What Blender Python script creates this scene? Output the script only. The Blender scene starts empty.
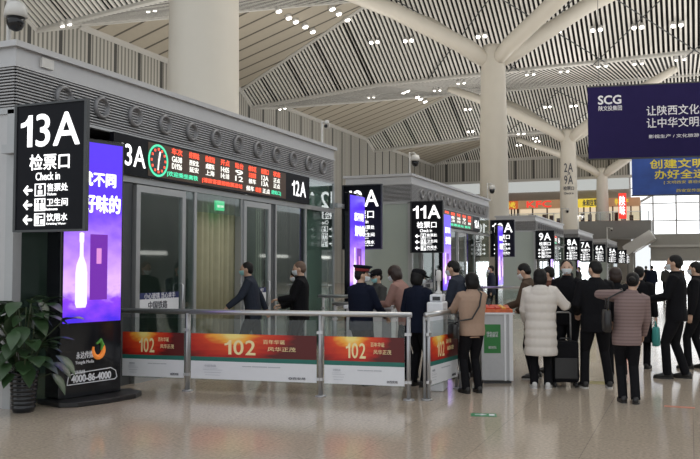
import bpy, math, random
import numpy as np
from mathutils import Vector, Matrix, Euler

random.seed(7)
sc = bpy.context.scene
COL = sc.collection
R = math.radians

# ------------------------------------------------------------------ camera
cam_d = bpy.data.cameras.new('camera'); cam = bpy.data.objects.new('camera', cam_d); COL.objects.link(cam)
cam_d.sensor_width = 36; cam_d.lens = 815/700*36; cam_d.clip_end = 500
cam.location = (0, 0, 1.62)
cam.rotation_euler = (math.pi/2 + math.atan(37.5/815), 0, math.atan(340/815))
sc.camera = cam

# ------------------------------------------------------------------ world, lights, exposure
w = bpy.data.worlds.new('daylight'); sc.world = w; w.use_nodes = True
w.node_tree.nodes['Background'].inputs[0].default_value = (0.93, 0.97, 1.0, 1)
w.node_tree.nodes['Background'].inputs[1].default_value = 1.0
sc.view_settings.view_transform = 'Standard'; sc.view_settings.look = 'None'
sc.view_settings.gamma = 1; sc.view_settings.use_curve_mapping = False
sc.view_settings.exposure = 0.03

def area(name, loc, rot, sx, sy, power, col=(1, 1, 1)):
    l = bpy.data.lights.new(name, 'AREA'); l.shape = 'RECTANGLE'; l.size = sx; l.size_y = sy; l.energy = power; l.color = col
    o = bpy.data.objects.new(name, l); COL.objects.link(o); o.location = loc; o.rotation_euler = rot
    return o
# rows of hall lamps high under the roof, washing down
area('hall_lamp_row', (0, 21, 15.0), (0, 0, 0), 16, 6, 900, (1, .96, .9))
area('hall_lamp_row', (0, 60, 15.2), (0, 0, 0), 16, 6, 900, (1, .96, .9))
# added unseen fill lights facing up, in place of bounced daylight on the roof
for y_ in (29, 60, 90):
    area('roof_fill', (-8.3, y_, 4.9), (math.pi, 0, 0), 1.6, 8, 900, (1, .97, .92))
for y_ in (30, 43, 68, 92):
    area('roof_fill', (-22, y_, 4.9), (math.pi, 0, 0), 1.6, 8, 750, (1, .97, .92))
for y_ in (14, 29, 45, 60, 75, 90):
    area('roof_fill', (12, y_, 4.9), (math.pi, R(12), 0), 1.6, 8, 2400, (1, .97, .92))

# ------------------------------------------------------------------ materials
def nt_new(name):
    m = bpy.data.materials.new(name); m.use_nodes = True
    return m, m.node_tree, m.node_tree.nodes['Principled BSDF']
def mat(name, col, rough=.6, metal=0, var=.12, scale=12, emit=None, estr=1, spec=.5):
    m, nt, b = nt_new(name)
    b.inputs['Roughness'].default_value = rough; b.inputs['Metallic'].default_value = metal
    b.inputs['Specular IOR Level'].default_value = spec
    if var:
        tc = nt.nodes.new('ShaderNodeTexCoord'); n = nt.nodes.new('ShaderNodeTexNoise'); n.inputs['Scale'].default_value = scale
        n.inputs['Detail'].default_value = 4
        mx = nt.nodes.new('ShaderNodeMix'); mx.data_type = 'RGBA'
        mx.inputs[6].default_value = tuple(c*(1-var) for c in col)+(1,); mx.inputs[7].default_value = tuple(min(1, c*(1+var)) for c in col)+(1,)
        nt.links.new(tc.outputs['Object'], n.inputs['Vector']); nt.links.new(n.outputs['Fac'], mx.inputs[0]); nt.links.new(mx.outputs[2], b.inputs['Base Color'])
    else:
        b.inputs['Base Color'].default_value = (*col, 1)
    if emit:
        b.inputs['Emission Color'].default_value = (*emit, 1); b.inputs['Emission Strength'].default_value = estr
    return m
def stripes(name, c1, c2, axis, period, duty, rough=.6, soft=.0, var=.06):
    m, nt, b = nt_new(name); b.inputs['Roughness'].default_value = rough
    tc = nt.nodes.new('ShaderNodeTexCoord'); sp = nt.nodes.new('ShaderNodeSeparateXYZ')
    nt.links.new(tc.outputs['Object'], sp.inputs[0])
    a = nt.nodes.new('ShaderNodeMath'); a.operation = 'MULTIPLY'; a.inputs[1].default_value = 1/period
    nt.links.new(sp.outputs[axis], a.inputs[0])
    f = nt.nodes.new('ShaderNodeMath'); f.operation = 'FRACT'; nt.links.new(a.outputs[0], f.inputs[0])
    g = nt.nodes.new('ShaderNodeMath'); g.operation = 'GREATER_THAN'; g.inputs[1].default_value = duty; nt.links.new(f.outputs[0], g.inputs[0])
    mx = nt.nodes.new('ShaderNodeMix'); mx.data_type = 'RGBA'; mx.inputs[6].default_value = (*c1, 1); mx.inputs[7].default_value = (*c2, 1)
    nt.links.new(g.outputs[0], mx.inputs[0])
    n = nt.nodes.new('ShaderNodeTexNoise'); n.inputs['Scale'].default_value = 3; nt.links.new(tc.outputs['Object'], n.inputs['Vector'])
    m2 = nt.nodes.new('ShaderNodeMix'); m2.data_type = 'RGBA'; m2.blend_type = 'MULTIPLY'; m2.inputs[0].default_value = var*2
    nt.links.new(mx.outputs[2], m2.inputs[6]); nt.links.new(n.outputs['Fac'], m2.inputs[7])
    nt.links.new(m2.outputs[2], b.inputs['Base Color'])
    return m
def glass(name, tint=(.8, .88, .86), refl=.12, rough=.03):
    m = bpy.data.materials.new(name); m.use_nodes = True; nt = m.node_tree; nt.nodes.clear()
    o = nt.nodes.new('ShaderNodeOutputMaterial'); t = nt.nodes.new('ShaderNodeBsdfTransparent'); t.inputs[0].default_value = (*tint, 1)
    g = nt.nodes.new('ShaderNodeBsdfGlossy'); g.inputs['Roughness'].default_value = rough; g.inputs[0].default_value = (.9, .95, .95, 1)
    fr = nt.nodes.new('ShaderNodeFresnel'); fr.inputs[0].default_value = 1.5
    ad = nt.nodes.new('ShaderNodeMath'); ad.operation = 'ADD'; ad.use_clamp = True; ad.inputs[1].default_value = refl
    nt.links.new(fr.outputs[0], ad.inputs[0])
    ge = nt.nodes.new('ShaderNodeNewGeometry'); iv = nt.nodes.new('ShaderNodeMath'); iv.operation = 'SUBTRACT'; iv.inputs[0].default_value = 1; nt.links.new(ge.outputs['Backfacing'], iv.inputs[1])
    ml = nt.nodes.new('ShaderNodeMath'); ml.operation = 'MULTIPLY'; nt.links.new(ad.outputs[0], ml.inputs[0]); nt.links.new(iv.outputs[0], ml.inputs[1])
    mx = nt.nodes.new('ShaderNodeMixShader'); nt.links.new(ml.outputs[0], mx.inputs[0]); nt.links.new(t.outputs[0], mx.inputs[1]); nt.links.new(g.outputs[0], mx.inputs[2])
    nt.links.new(mx.outputs[0], o.inputs[0])
    return m
def emis(name, col, s): return mat(name, (0.02, .02, .02), .4, var=0, emit=col, estr=s)

M = {}
M['white_paint'] = mat('white_paint', (.62, .61, .59), .5)
M['fascia'] = mat('fascia_metal', (.47, .47, .48), .38, .25, .05)
M['light_frame'] = mat('light_frame', (.40, .41, .42), .35, .4, .05)
M['dark_frame'] = mat('dark_frame', (.06, .065, .07), .4, .2, .1)
M['louver'] = mat('louver_slat', (.40, .40, .41), .45, .2, .06)
M['nozzle'] = mat('nozzle_metal', (.22, .22, .23), .4, .3, .05)
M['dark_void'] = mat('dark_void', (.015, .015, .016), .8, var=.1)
M['column'] = mat('column_paint', (.72, .675, .59), .45, 0, .05, 1.5)
M['slat'] = mat('roof_slat', (.78, .765, .72), .5, 0, .05, 2)
M['edge'] = mat('roof_edge', (.55, .54, .51), .5, 0, .05, 2)
M['deck'] = mat('roof_deck', (.012, .012, .012), .9, 0, .2, 1)
M['steel'] = mat('brushed_steel', (.55, .55, .56), .28, .85, .06, 30)
M['steel_dull'] = mat('dull_steel', (.42, .42, .43), .4, .6, .08, 20)
M['black'] = mat('black_plastic', (.012, .012, .014), .35, 0, .15)
M['black_gloss'] = mat('black_gloss', (.008, .009, .012), .08, 0, 0)
M['sign_black'] = mat('sign_face', (.006, .007, .011), .45, 0, .1, spec=.15)
M['white_glow'] = emis('white_letters', (1, 1, 1), 1.6)
M['white_led'] = emis('white_led', (1, .98, .9), 1.3)
M['red_led'] = emis('red_led', (1, .09, .04), 1.7)
M['green_led'] = emis('green_led', (.1, 1, .55), 1.0)
M['lamp'] = emis('lamp_lens', (1, .96, .88), 7)
M['glass'] = glass('facade_glass', (.80, .88, .85), .10)
M['mirror_glass'] = glass('reflective_glass', (.80, .88, .85), .28)
M['barrier_glass'] = glass('barrier_glass', (.90, .93, .92), .03)
M['dark_glass'] = glass('dark_glass', (.55, .58, .59), .12)
M['curtain'] = mat('olive_curtain', (.40, .38, .25), .8, 0, .15, 6)
M['paper'] = mat('white_print', (.74, .75, .78), .5, 0, .03)
M['gold'] = mat('gold_print', (.95, .78, .42), .45, 0, .1)
M['teal'] = mat('teal_print', (.02, .15, .12), .5, 0, .1)
M['ink'] = mat('grey_ink', (.09, .09, .11), .6, 0, .1)
M['ink_light'] = mat('pale_ink', (.48, .49, .53), .6, 0, .1)
M['navy_banner'] = mat('navy_banner', (.021, .016, .075), .75, 0, .08, 2, spec=.1)
M['blue_banner'] = mat('blue_banner', (.022, .068, .30), .6, 0, .45, 1.2)
M['white_ink'] = mat('white_ink', (.78, .78, .82), .6, 0, .03)
M['yellow_ink'] = mat('yellow_ink', (.75, .62, .04), .6, 0, .05)
M['skin'] = mat('skin', (.55, .35, .25), .5, 0, .05, 20)
M['hair'] = mat('black_hair', (.007, .006, .006), .5, 0, .3, 40, spec=.25)
M['hair_brown'] = mat('brown_hair', (.028, .014, .010), .5, 0, .3, 40)
M['hair_grey'] = mat('greyed_hair', (.13, .08, .055), .6, 0, .3, 40)
M['mask_white'] = mat('white_mask', (.72, .77, .80), .7, 0, .03)
M['mask_teal'] = mat('teal_mask', (.32, .62, .62), .7, 0, .03)
M['eye'] = mat('dark_eye', (.02, .015, .012), .2, 0, 0)
M['black_cloth'] = mat('black_cloth', (.008, .008, .010), .8, 0, .25, 25, spec=.12)
M['navy_cloth'] = mat('navy_cloth', (.008, .011, .024), .8, 0, .2, 25, spec=.12)
M['slate_cloth'] = mat('slate_cloth', (.030, .036, .052), .8, 0, .2, 25, spec=.12)
M['grey_cloth'] = mat('grey_cloth', (.06, .06, .058), .85, 0, .2, 25, spec=.12)
M['tan_cloth'] = mat('tan_cloth', (.37, .255, .19), .85, 0, .08, 25, spec=.12)
M['pink_cloth'] = mat('pink_cloth', (.34, .20, .17), .85, 0, .08, 25, spec=.12)
M['brown_cloth'] = mat('brown_cloth', (.085, .06, .043), .85, 0, .15, 25, spec=.12)
M['rust_cloth'] = mat('rust_cloth', (.12, .05, .035), .85, 0, .15, 25, spec=.12)
M['puffer'] = mat('cream_puffer', (.66, .61, .56), .75, 0, .05, 18)
M['striped_cloth'] = stripes('striped_cloth', (.25, .175, .165), (.19, .13, .125), 2, .04, .6, .85)
M['shoe_black'] = mat('black_shoe', (.015, .014, .014), .4, 0, .1)
M['shoe_white'] = mat('white_shoe', (.60, .59, .58), .5, 0, .06)
M['sole'] = mat('pale_sole', (.50, .48, .45), .6, 0, .05)
M['leather'] = mat('black_leather', (.016, .015, .016), .35, 0, .2, 15)
M['teal_bag'] = mat('teal_bag', (.05, .33, .31), .6, 0, .08)
M['leaf'] = mat('leaf', (.032, .068, .026), .35, 0, .5, 5)
M['stem'] = mat('stem', (.05, .07, .03), .6)
M['soil'] = mat('soil', (.03, .022, .016), .9, 0, .3, 30)
M['kfc_red'] = mat('shop_red', (.6, .02, .02), .5, 0, .05, emit=(.9, .05, .03), estr=.9)
M['shop_warm'] = emis('shop_lit_interior', (1, .80, .55), .75)
M['shop_band'] = mat('shop_band', (.34, .20, .11), .5, 0, .3, 1, emit=(.6, .35, .18), estr=.3)
M['shop_yellow'] = emis('yellow_shop_sign', (.95, .70, .05), .8)
M['shop_orange'] = emis('orange_shop_sign', (.85, .17, .03), .6)
M['bright_window'] = emis('daylit_window', (.95, .98, 1), 6)
M['mezz'] = mat('mezzanine_edge', (.25, .245, .235), .6, 0, .05)
M['bulk'] = mat('bulkhead', (.36, .35, .32), .6, 0, .05)
M['floor_green'] = mat('green_sticker', (.02, .20, .08), .5, 0, .1)
M['orange_print'] = mat('orange_print', (.62, .14, .05), .5, 0, .5, 14)
M['green_poster'] = mat('green_poster', (.03, .22, .05), .5, 0, .1)
M['yellow_patch'] = mat('yellow_patch', (.36, .31, .12), .5)
M['red_patch'] = mat('red_patch', (.45, .16, .10), .5)

def floor_mat():
    m, nt, b = nt_new('polished_granite')
    L = nt.links.new; N = nt.nodes.new
    tc = N('ShaderNodeTexCoord')
    n1 = N('ShaderNodeTexNoise'); n1.inputs['Scale'].default_value = 34; n1.inputs['Detail'].default_value = 6; L(tc.outputs['Object'], n1.inputs['Vector'])
    n2 = N('ShaderNodeTexNoise'); n2.inputs['Scale'].default_value = .5; n2.inputs['Detail'].default_value = 3; L(tc.outputs['Object'], n2.inputs['Vector'])
    br = N('ShaderNodeTexBrick'); br.offset = 0; br.inputs['Scale'].default_value = 1; br.inputs['Brick Width'].default_value = .9; br.inputs['Row Height'].default_value = .9
    br.inputs['Mortar Size'].default_value = .004; br.inputs['Color1'].default_value = (.47, .395, .315, 1); br.inputs['Color2'].default_value = (.445, .375, .30, 1); br.inputs['Mortar'].default_value = (.34, .29, .235, 1)
    L(tc.outputs['Object'], br.inputs['Vector'])
    mx = N('ShaderNodeMix'); mx.data_type = 'RGBA'; mx.blend_type = 'OVERLAY'; mx.inputs[0].default_value = .5
    L(br.outputs['Color'], mx.inputs[6]); L(n1.outputs['Fac'], mx.inputs[7]); L(mx.outputs[2], b.inputs['Base Color'])
    mr = N('ShaderNodeMapRange'); mr.inputs[3].default_value = .09; mr.inputs[4].default_value = .16; L(n2.outputs['Fac'], mr.inputs[0]); L(mr.outputs[0], b.inputs['Roughness'])
    b.inputs['Specular IOR Level'].default_value = .6
    return m
M['floor'] = floor_mat()

def groove_mat():
    m = stripes('brown_roof_boards', (.10, .088, .07), (.46, .415, .335), 1, 1.55, .13, .6)
    return m
M['boards'] = groove_mat()
def louver_wall_mat(axis, name):
    m, nt, b = nt_new(name); L = nt.links.new; N = nt.nodes.new
    tc = N('ShaderNodeTexCoord'); sp = N('ShaderNodeSeparateXYZ'); L(tc.outputs['Object'], sp.inputs[0])
    def fr(period, duty):
        a = N('ShaderNodeMath'); a.operation = 'MULTIPLY'; a.inputs[1].default_value = 1/period; L(sp.outputs[axis], a.inputs[0])
        f = N('ShaderNodeMath'); f.operation = 'FRACT'; L(a.outputs[0], f.inputs[0])
        g = N('ShaderNodeMath'); g.operation = 'GREATER_THAN'; g.inputs[1].default_value = duty; L(f.outputs[0], g.inputs[0]); return g
    g1 = fr(.34, .42); g2 = fr(2.4, .12)
    m1 = N('ShaderNodeMix'); m1.data_type = 'RGBA'; m1.inputs[6].default_value = (.20, .195, .175, 1); m1.inputs[7].default_value = (.50, .485, .44, 1); L(g1.outputs[0], m1.inputs[0])
    m2 = N('ShaderNodeMix'); m2.data_type = 'RGBA'; m2.inputs[6].default_value = (.07, .07, .065, 1); L(m1.outputs[2], m2.inputs[7]); L(g2.outputs[0], m2.inputs[0])
    L(m2.outputs[2], b.inputs['Base Color']); b.inputs['Roughness'].default_value = .6
    return m
M['louver_wall'] = louver_wall_mat(1, 'ribbed_wall_panels'); M['louver_end'] = louver_wall_mat(0, 'ribbed_end_panels')

def screen_mat():
    m, nt, b = nt_new('purple_screen'); L = nt.links.new; N = nt.nodes.new
    b.inputs['Base Color'].default_value = (.01, .01, .02, 1); b.inputs['Roughness'].default_value = .3
    tc = N('ShaderNodeTexCoord'); sp = N('ShaderNodeSeparateXYZ'); L(tc.outputs['Object'], sp.inputs[0])
    n = N('ShaderNodeTexNoise'); n.inputs['Scale'].default_value = 3.2; n.inputs['Detail'].default_value = 5
    mp = N('ShaderNodeMapping'); mp.inputs['Scale'].default_value = (1, 1, 1.6); L(tc.outputs['Object'], mp.inputs[0]); L(mp.outputs[0], n.inputs['Vector'])
    z = N('ShaderNodeMapRange'); z.inputs[1].default_value = .92; z.inputs[2].default_value = 3.15; L(sp.outputs[2], z.inputs[0])
    cr = N('ShaderNodeValToRGB'); e = cr.color_ramp.elements
    e[0].position = 0; e[0].color = (.06, .02, .75, 1); e[1].position = 1; e[1].color = (.09, .03, .85, 1)
    for p, c in [(.12, (.25, .05, .85, 1)), (.2, (.75, .45, 1, 1)), (.38, (.50, .25, .95, 1)), (.55, (.25, .10, .9, 1)), (.7, (.10, .03, .80, 1))]:
        k = e.new(p); k.color = c
    ad = N('ShaderNodeMath'); ad.operation = 'MULTIPLY_ADD'; ad.inputs[1].default_value = .34; L(n.outputs['Fac'], ad.inputs[0])
    sb = N('ShaderNodeMath'); sb.operation = 'SUBTRACT'; sb.inputs[1].default_value = .17; L(z.outputs[0], sb.inputs[0]); L(sb.outputs[0], ad.inputs[2])
    L(ad.outputs[0], cr.inputs[0]); L(cr.outputs[0], b.inputs['Emission Color']); b.inputs['Emission Strength'].default_value = 1.15
    return m
M['screen'] = screen_mat()
def poster_mat():
    m, nt, b = nt_new('red_gold_print'); L = nt.links.new; N = nt.nodes.new; b.inputs['Roughness'].default_value = .4
    tc = N('ShaderNodeTexCoord'); mp = N('ShaderNodeMapping'); L(tc.outputs['Generated'], mp.inputs[0])
    mp.inputs['Location'].default_value = (-.34, 0, -1.0); mp.inputs['Scale'].default_value = (1, 0, 1)
    # burst of gold near the upper middle of each print
    gr = N('ShaderNodeVectorMath'); gr.operation = 'LENGTH'
    mp2 = N('ShaderNodeMapping'); mp2.inputs['Scale'].default_value = (2.6, 0, 1.0); L(mp.outputs[0], mp2.inputs[0]); L(mp2.outputs[0], gr.inputs[0])
    n = N('ShaderNodeTexNoise'); n.inputs['Scale'].default_value = 5; n.inputs['Detail'].default_value = 4; L(tc.outputs['Generated'], n.inputs['Vector'])
    ad = N('ShaderNodeMath'); ad.operation = 'MULTIPLY_ADD'; ad.inputs[1].default_value = .6; L(n.outputs['Fac'], ad.inputs[0]); L(gr.outputs['Value'], ad.inputs[2])
    cr = N('ShaderNodeValToRGB'); e = cr.color_ramp.elements
    e[0].position = .26; e[0].color = (1, .80, .25, 1); e[1].position = 1; e[1].color = (.10, .006, .006, 1)
    for p, c in [(.40, (1, .45, .05, 1)), (.54, (.75, .07, .015, 1)), (.80, (.50, .02, .012, 1))]:
        k = e.new(p); k.color = c
    mr = N('ShaderNodeMath'); mr.operation = 'MULTIPLY'; mr.inputs[1].default_value = .62; L(ad.outputs[0], mr.inputs[0])
    L(mr.outputs[0], cr.inputs[0]); L(cr.outputs[0], b.inputs['Base Color'])
    return m
M['poster'] = poster_mat()

# ------------------------------------------------------------------ helpers
class MB:
    def __init__(s): s.v = []; s.f = []
    def add(s, vs, fs):
        n = len(s.v); s.v += [tuple(v) for v in vs]; s.f += [tuple(i+n for i in f) for f in fs]; return s
    def box(s, x0, x1, y0, y1, z0, z1):
        return s.add([(x0,y0,z0),(x1,y0,z0),(x1,y1,z0),(x0,y1,z0),(x0,y0,z1),(x1,y0,z1),(x1,y1,z1),(x0,y1,z1)],
                     [(0,3,2,1),(4,5,6,7),(0,1,5,4),(1,2,6,5),(2,3,7,6),(3,0,4,7)])
    def bbox(s, c, sx, sy, sz, rot=None):
        vs = [Vector((a*sx/2, b*sy/2, d*sz/2)) for d in (-1,1) for a,b in ((-1,-1),(1,-1),(1,1),(-1,1))]
        if rot: vs = [rot @ v for v in vs]
        vs = [v+Vector(c) for v in vs]
        return s.add(vs, [(0,3,2,1),(4,5,6,7),(0,1,5,4),(1,2,6,5),(2,3,7,6),(3,0,4,7)])
    def loft(s, rings, caps=True):
        n = len(rings[0]); vs = [v for r in rings for v in r]; fs = []
        for k in range(len(rings)-1):
            for i in range(n):
                j = (i+1) % n; fs.append((k*n+i, k*n+j, (k+1)*n+j, (k+1)*n+i))
        if caps:
            fs.append(tuple(range(n-1, -1, -1))); fs.append(tuple((len(rings)-1)*n+i for i in range(n)))
        return s.add(vs, fs)
    def tube(s, pts, rad, n=10, caps=True):
        pts = [Vector(p) for p in pts]; rs = rad if isinstance(rad, (list, tuple)) else [rad]*len(pts)
        up = None; rings = []
        for i, p in enumerate(pts):
            d = (pts[min(i+1, len(pts)-1)]-pts[max(i-1, 0)]).normalized()
            if up is None: up = Vector((0,0,1)) if abs(d.z) < .9 else Vector((0,1,0))
            a = up - d*up.dot(d)
            if a.length < 1e-4: a = Vector((1,0,0)) - d*d.x
            a.normalize(); b = d.cross(a); up = a
            rings.append([p + (a*math.cos(t)+b*math.sin(t))*rs[i] for t in [2*math.pi*k/n for k in range(n)]])
        return s.loft(rings, caps)
    def lathe(s, c, prof, n=20, ax=2):
        rings = []
        for r, h in prof:
            ring = []
            for k in range(n):
                t = 2*math.pi*k/n; a, b = r*math.cos(t), r*math.sin(t)
                ring.append((c[0]+a, c[1]+b, c[2]+h) if ax == 2 else (c[0]+h, c[1]+a, c[2]+b) if ax == 0 else (c[0]+b, c[1]+h, c[2]+a))
            rings.append(ring)
        return s.loft(rings)
    def ell(s, c, r, nu=14, nv=10, rot=None):
        rings = []
        for j in range(1, nv):
            ph = math.pi*j/nv
            ring = []
            for k in range(nu):
                t = 2*math.pi*k/nu
                v = Vector((r[0]*math.sin(ph)*math.cos(t), r[1]*math.sin(ph)*math.sin(t), -r[2]*math.cos(ph)))
                if rot: v = rot @ v
                ring.append(v+Vector(c))
            rings.append(ring)
        return s.loft(rings)
    def build(s, name, m, parent=None, smooth=False, off=None, bevel=0):
        me = bpy.data.meshes.new(name)
        vs = s.v
        if off is not None: vs = [(a-off[0], b-off[1], c-off[2]) for a, b, c in vs]
        me.from_pydata(vs, [], s.f); me.update()
        me.materials.append(m if not isinstance(m, str) else M[m])
        if smooth: me.polygons.foreach_set('use_smooth', [True]*len(me.polygons))
        o = bpy.data.objects.new(name, me); COL.objects.link(o)
        if parent: o.parent = parent
        elif off is not None: o.location = off
        if bevel:
            bv = o.modifiers.new('bevel', 'BEVEL'); bv.width = bevel; bv.segments = 2; bv.limit_method = 'ANGLE'
        return o

def tag(o, label=None, cat=None, group=None, kind=None):
    if label: o['label'] = label
    if cat: o['category'] = cat
    if group: o['group'] = group
    if kind: o['kind'] = kind
    return o
def thing(name, label, cat, loc=(0,0,0), rz=0, group=None):
    o = bpy.data.objects.new(name, None); COL.objects.link(o); o.empty_display_size = .2
    o.location = loc; o.rotation_euler = (0,0,rz)
    return tag(o, label, cat, group)
def struct(name, mb, m, smooth=False): return tag(mb.build(name, m, None, smooth), kind='structure')
def copy_tree(o, parent=None):
    c = o.copy(); COL.objects.link(c)
    if parent: c.parent = parent
    for ch in list(o.children): copy_tree(ch, c)
    return c

FRONT = Euler((math.pi/2, 0, 0)).to_matrix().to_4x4()                 # reads along +X, faces -Y
SIDE = Matrix.Rotation(math.pi/2, 4, 'Z') @ FRONT                     # reads along +Y, faces +X
def text(s, wd, ht, m, parent, name, loc, rot=FRONT, bold=.0, depth=.004, wrap=None, label=None, mirror=False):
    if name == 'gate_number' or s == '102' or (name == 'lettering' and s[-1] == 'A'):
        return number(s, wd, ht, m, parent, name, loc, rot, bold, depth, wrap)
    num = 0 and name in ('gate_number',) or s == '１０２' or (name == 'lettering' and s[-1] == 'A')
    if num: s = ''.join(chr(ord(ch)+(0xFEE0 if ord(ch) < 128 else 0)) for ch in s)
    cu = bpy.data.curves.new('t', 'FONT'); cu.body = s
    if num: cu.space_character = .62
    cu.align_x = 'CENTER'; cu.extrude = 0.001; cu.resolution_u = 3
    cu.space_line = .95
    to = bpy.data.objects.new('t', cu); COL.objects.link(to)
    dg = bpy.context.evaluated_depsgraph_get(); dg.update()
    me = bpy.data.meshes.new_from_object(to.evaluated_get(dg))
    bpy.data.objects.remove(to); bpy.data.curves.remove(cu)
    n = len(me.vertices); co = np.zeros(n*3); me.vertices.foreach_get('co', co); co = co.reshape(-1, 3)
    mn, mxx = co.min(0), co.max(0); c = (mn+mxx)/2; d = np.maximum(mxx-mn, 1e-5)
    sx = wd/d[0] if wd else None; sy = ht/d[1] if ht else None
    sx = sx or sy; sy = sy or sx
    co = (co-c)*np.array([sx, sy, depth/ max(d[2], 1e-5)])
    if bold:
        fcs = [tuple(p.vertices) for p in me.polygons]; bw = bold*sy*1.0
        sh = [(-bw, 0), (bw, 0), (0, -bw), (0, bw)]
        co = np.concatenate([co+np.array([q[0], q[1], .0004*i]) for i, q in enumerate(sh)])
        me = bpy.data.meshes.new(name); me.from_pydata([tuple(v) for v in co], [], [tuple(i+n*k for i in f) for k in range(4) for f in fcs]); n = n*4
    if wrap:
        a = co[:, 0]/wrap; r = wrap + co[:, 2]
        co = np.stack([np.sin(a)*r, co[:, 1], np.cos(a)*r - wrap], 1)
    mt = Matrix.Translation(loc) @ rot; A = np.array(mt)
    co = co @ A[:3, :3].T + A[:3, 3]
    me.vertices.foreach_set('co', co.reshape(-1)); me.update(); me.name = name
    me.materials.clear(); me.materials.append(M[m])
    o = bpy.data.objects.new(name, me); COL.objects.link(o); o.parent = parent
    if label: o['label'] = label
    return o

def glyph(ch):
    if ch == '1':
        v = [(.30,0),(.50,0),(.50,1),(.34,1),(.30,.90),(.20,.80),(.04,.76),(.04,.62),(.20,.64),(.30,.70)]
        return np.array(v)-np.array([.04, 0]), [(0,1,2,3,4,9), (4,5,8,9), (5,6,7,8)], .46
    cu = bpy.data.curves.new('t', 'FONT'); cu.body = ch; cu.resolution_u = 4
    to = bpy.data.objects.new('t', cu); COL.objects.link(to)
    dg = bpy.context.evaluated_depsgraph_get(); dg.update()
    me = bpy.data.meshes.new_from_object(to.evaluated_get(dg)); bpy.data.objects.remove(to); bpy.data.curves.remove(cu)
    co = np.array([v.co[:2] for v in me.vertices]); fs = [tuple(p.vertices) for p in me.polygons]; bpy.data.meshes.remove(me)
    mn, mx = co.min(0), co.max(0); co = (co-mn)/(mx[1]-mn[1])
    return co, fs, (mx[0]-mn[0])/(mx[1]-mn[1])
GL = {}
def number(s, wd, ht, m, parent, name, loc, rot, bold, depth, wrap):
    x = 0; co = []; fs = []
    for ch in s:
        if ch not in GL: GL[ch] = glyph(ch)
        g, f, a = GL[ch]
        for i, (dx, dy) in enumerate(((0, 0),) if ch == '1' else ((-.022, 0), (.022, 0), (0, .0), (0, -.016), (0, .016))):
            n = len(co); co += [(p[0]+x+dx, p[1]+dy, .0004*i) for p in g]; fs += [tuple(q+n for q in t_) for t_ in f]
        x += a+.15
    co = np.array(co); mn, mx = co.min(0), co.max(0)
    sy = ht or wd/(mx[0]-mn[0]); sx = wd/(mx[0]-mn[0]) if wd else sy
    co = (co-(mn+mx)/2)*np.array([sx, sy/(mx[1]-mn[1]), 1])
    if wrap:
        a = co[:, 0]/wrap; r = wrap + co[:, 2]+.006
        co = np.stack([np.sin(a)*r, co[:, 1], np.cos(a)*r - wrap], 1)
    A_ = np.array(Matrix.Translation(loc) @ rot); co = co @ A_[:3, :3].T + A_[:3, 3]
    return MB().add([tuple(v) for v in co], fs).build(name, m, parent)

# ------------------------------------------------------------------ floor, walls
struct('floor', MB().box(-46, 26, -12, 125, -.2, 0), 'floor')
WX = -33.
struct('wall_left', MB().box(WX-.4, WX, -10, 109.6, 0, 15.75), 'louver_wall')
b = MB()
b.tube([(WX+.1, 5, 15.78), (WX+.1, 32.3, 15.78)], .22, 6); b.tube([(WX+.1, 37.5, 15.78), (WX+.1, 56.3, 15.78)], .22, 6)
b.tube([(WX+.1, 63.9, 15.75), (WX+.1, 83.6, 15.8)], .22, 6); b.tube([(WX+.1, 91.9, 15.75), (WX+.1, 109, 15.8)], .22, 6)
struct('trim_1', b, 'edge')
mb = MB().box(25.5, 26, -10, 109.6, 0, 7.5); struct('wall_right', mb, mat('opposite_gates', (.16, .165, .17), .5, 0, .3, .4))
mb = MB()
for k in range(9): mb.box(25.3, 25.45, 6+k*11, 12+k*11, 2.6, 2.9)
struct('window_5', mb, emis('opposite_lit_gates', (1, .97, .9), 2.0))
# far end wall: ribbed upper part, pale band, shops level below
EY = 109.2
struct('wall_far', MB().box(WX, -6.9, EY, EY+.4, 13.2, 16.2), 'louver_end')
struct('trim_2', MB().box(WX, 12, EY-.25, EY-.05, 15.9, 16.25), 'edge')
struct('trim_3', MB().box(WX, 12, EY-.25, EY, 13.0, 13.35), 'edge')
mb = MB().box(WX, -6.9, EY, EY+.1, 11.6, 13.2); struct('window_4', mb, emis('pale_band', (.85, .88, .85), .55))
struct('wall_back', MB().box(WX, -6.9, EY+.2, EY+.5, 0, 11.6), mat('far_wall', (.33, .31, .28), .6))

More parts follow.
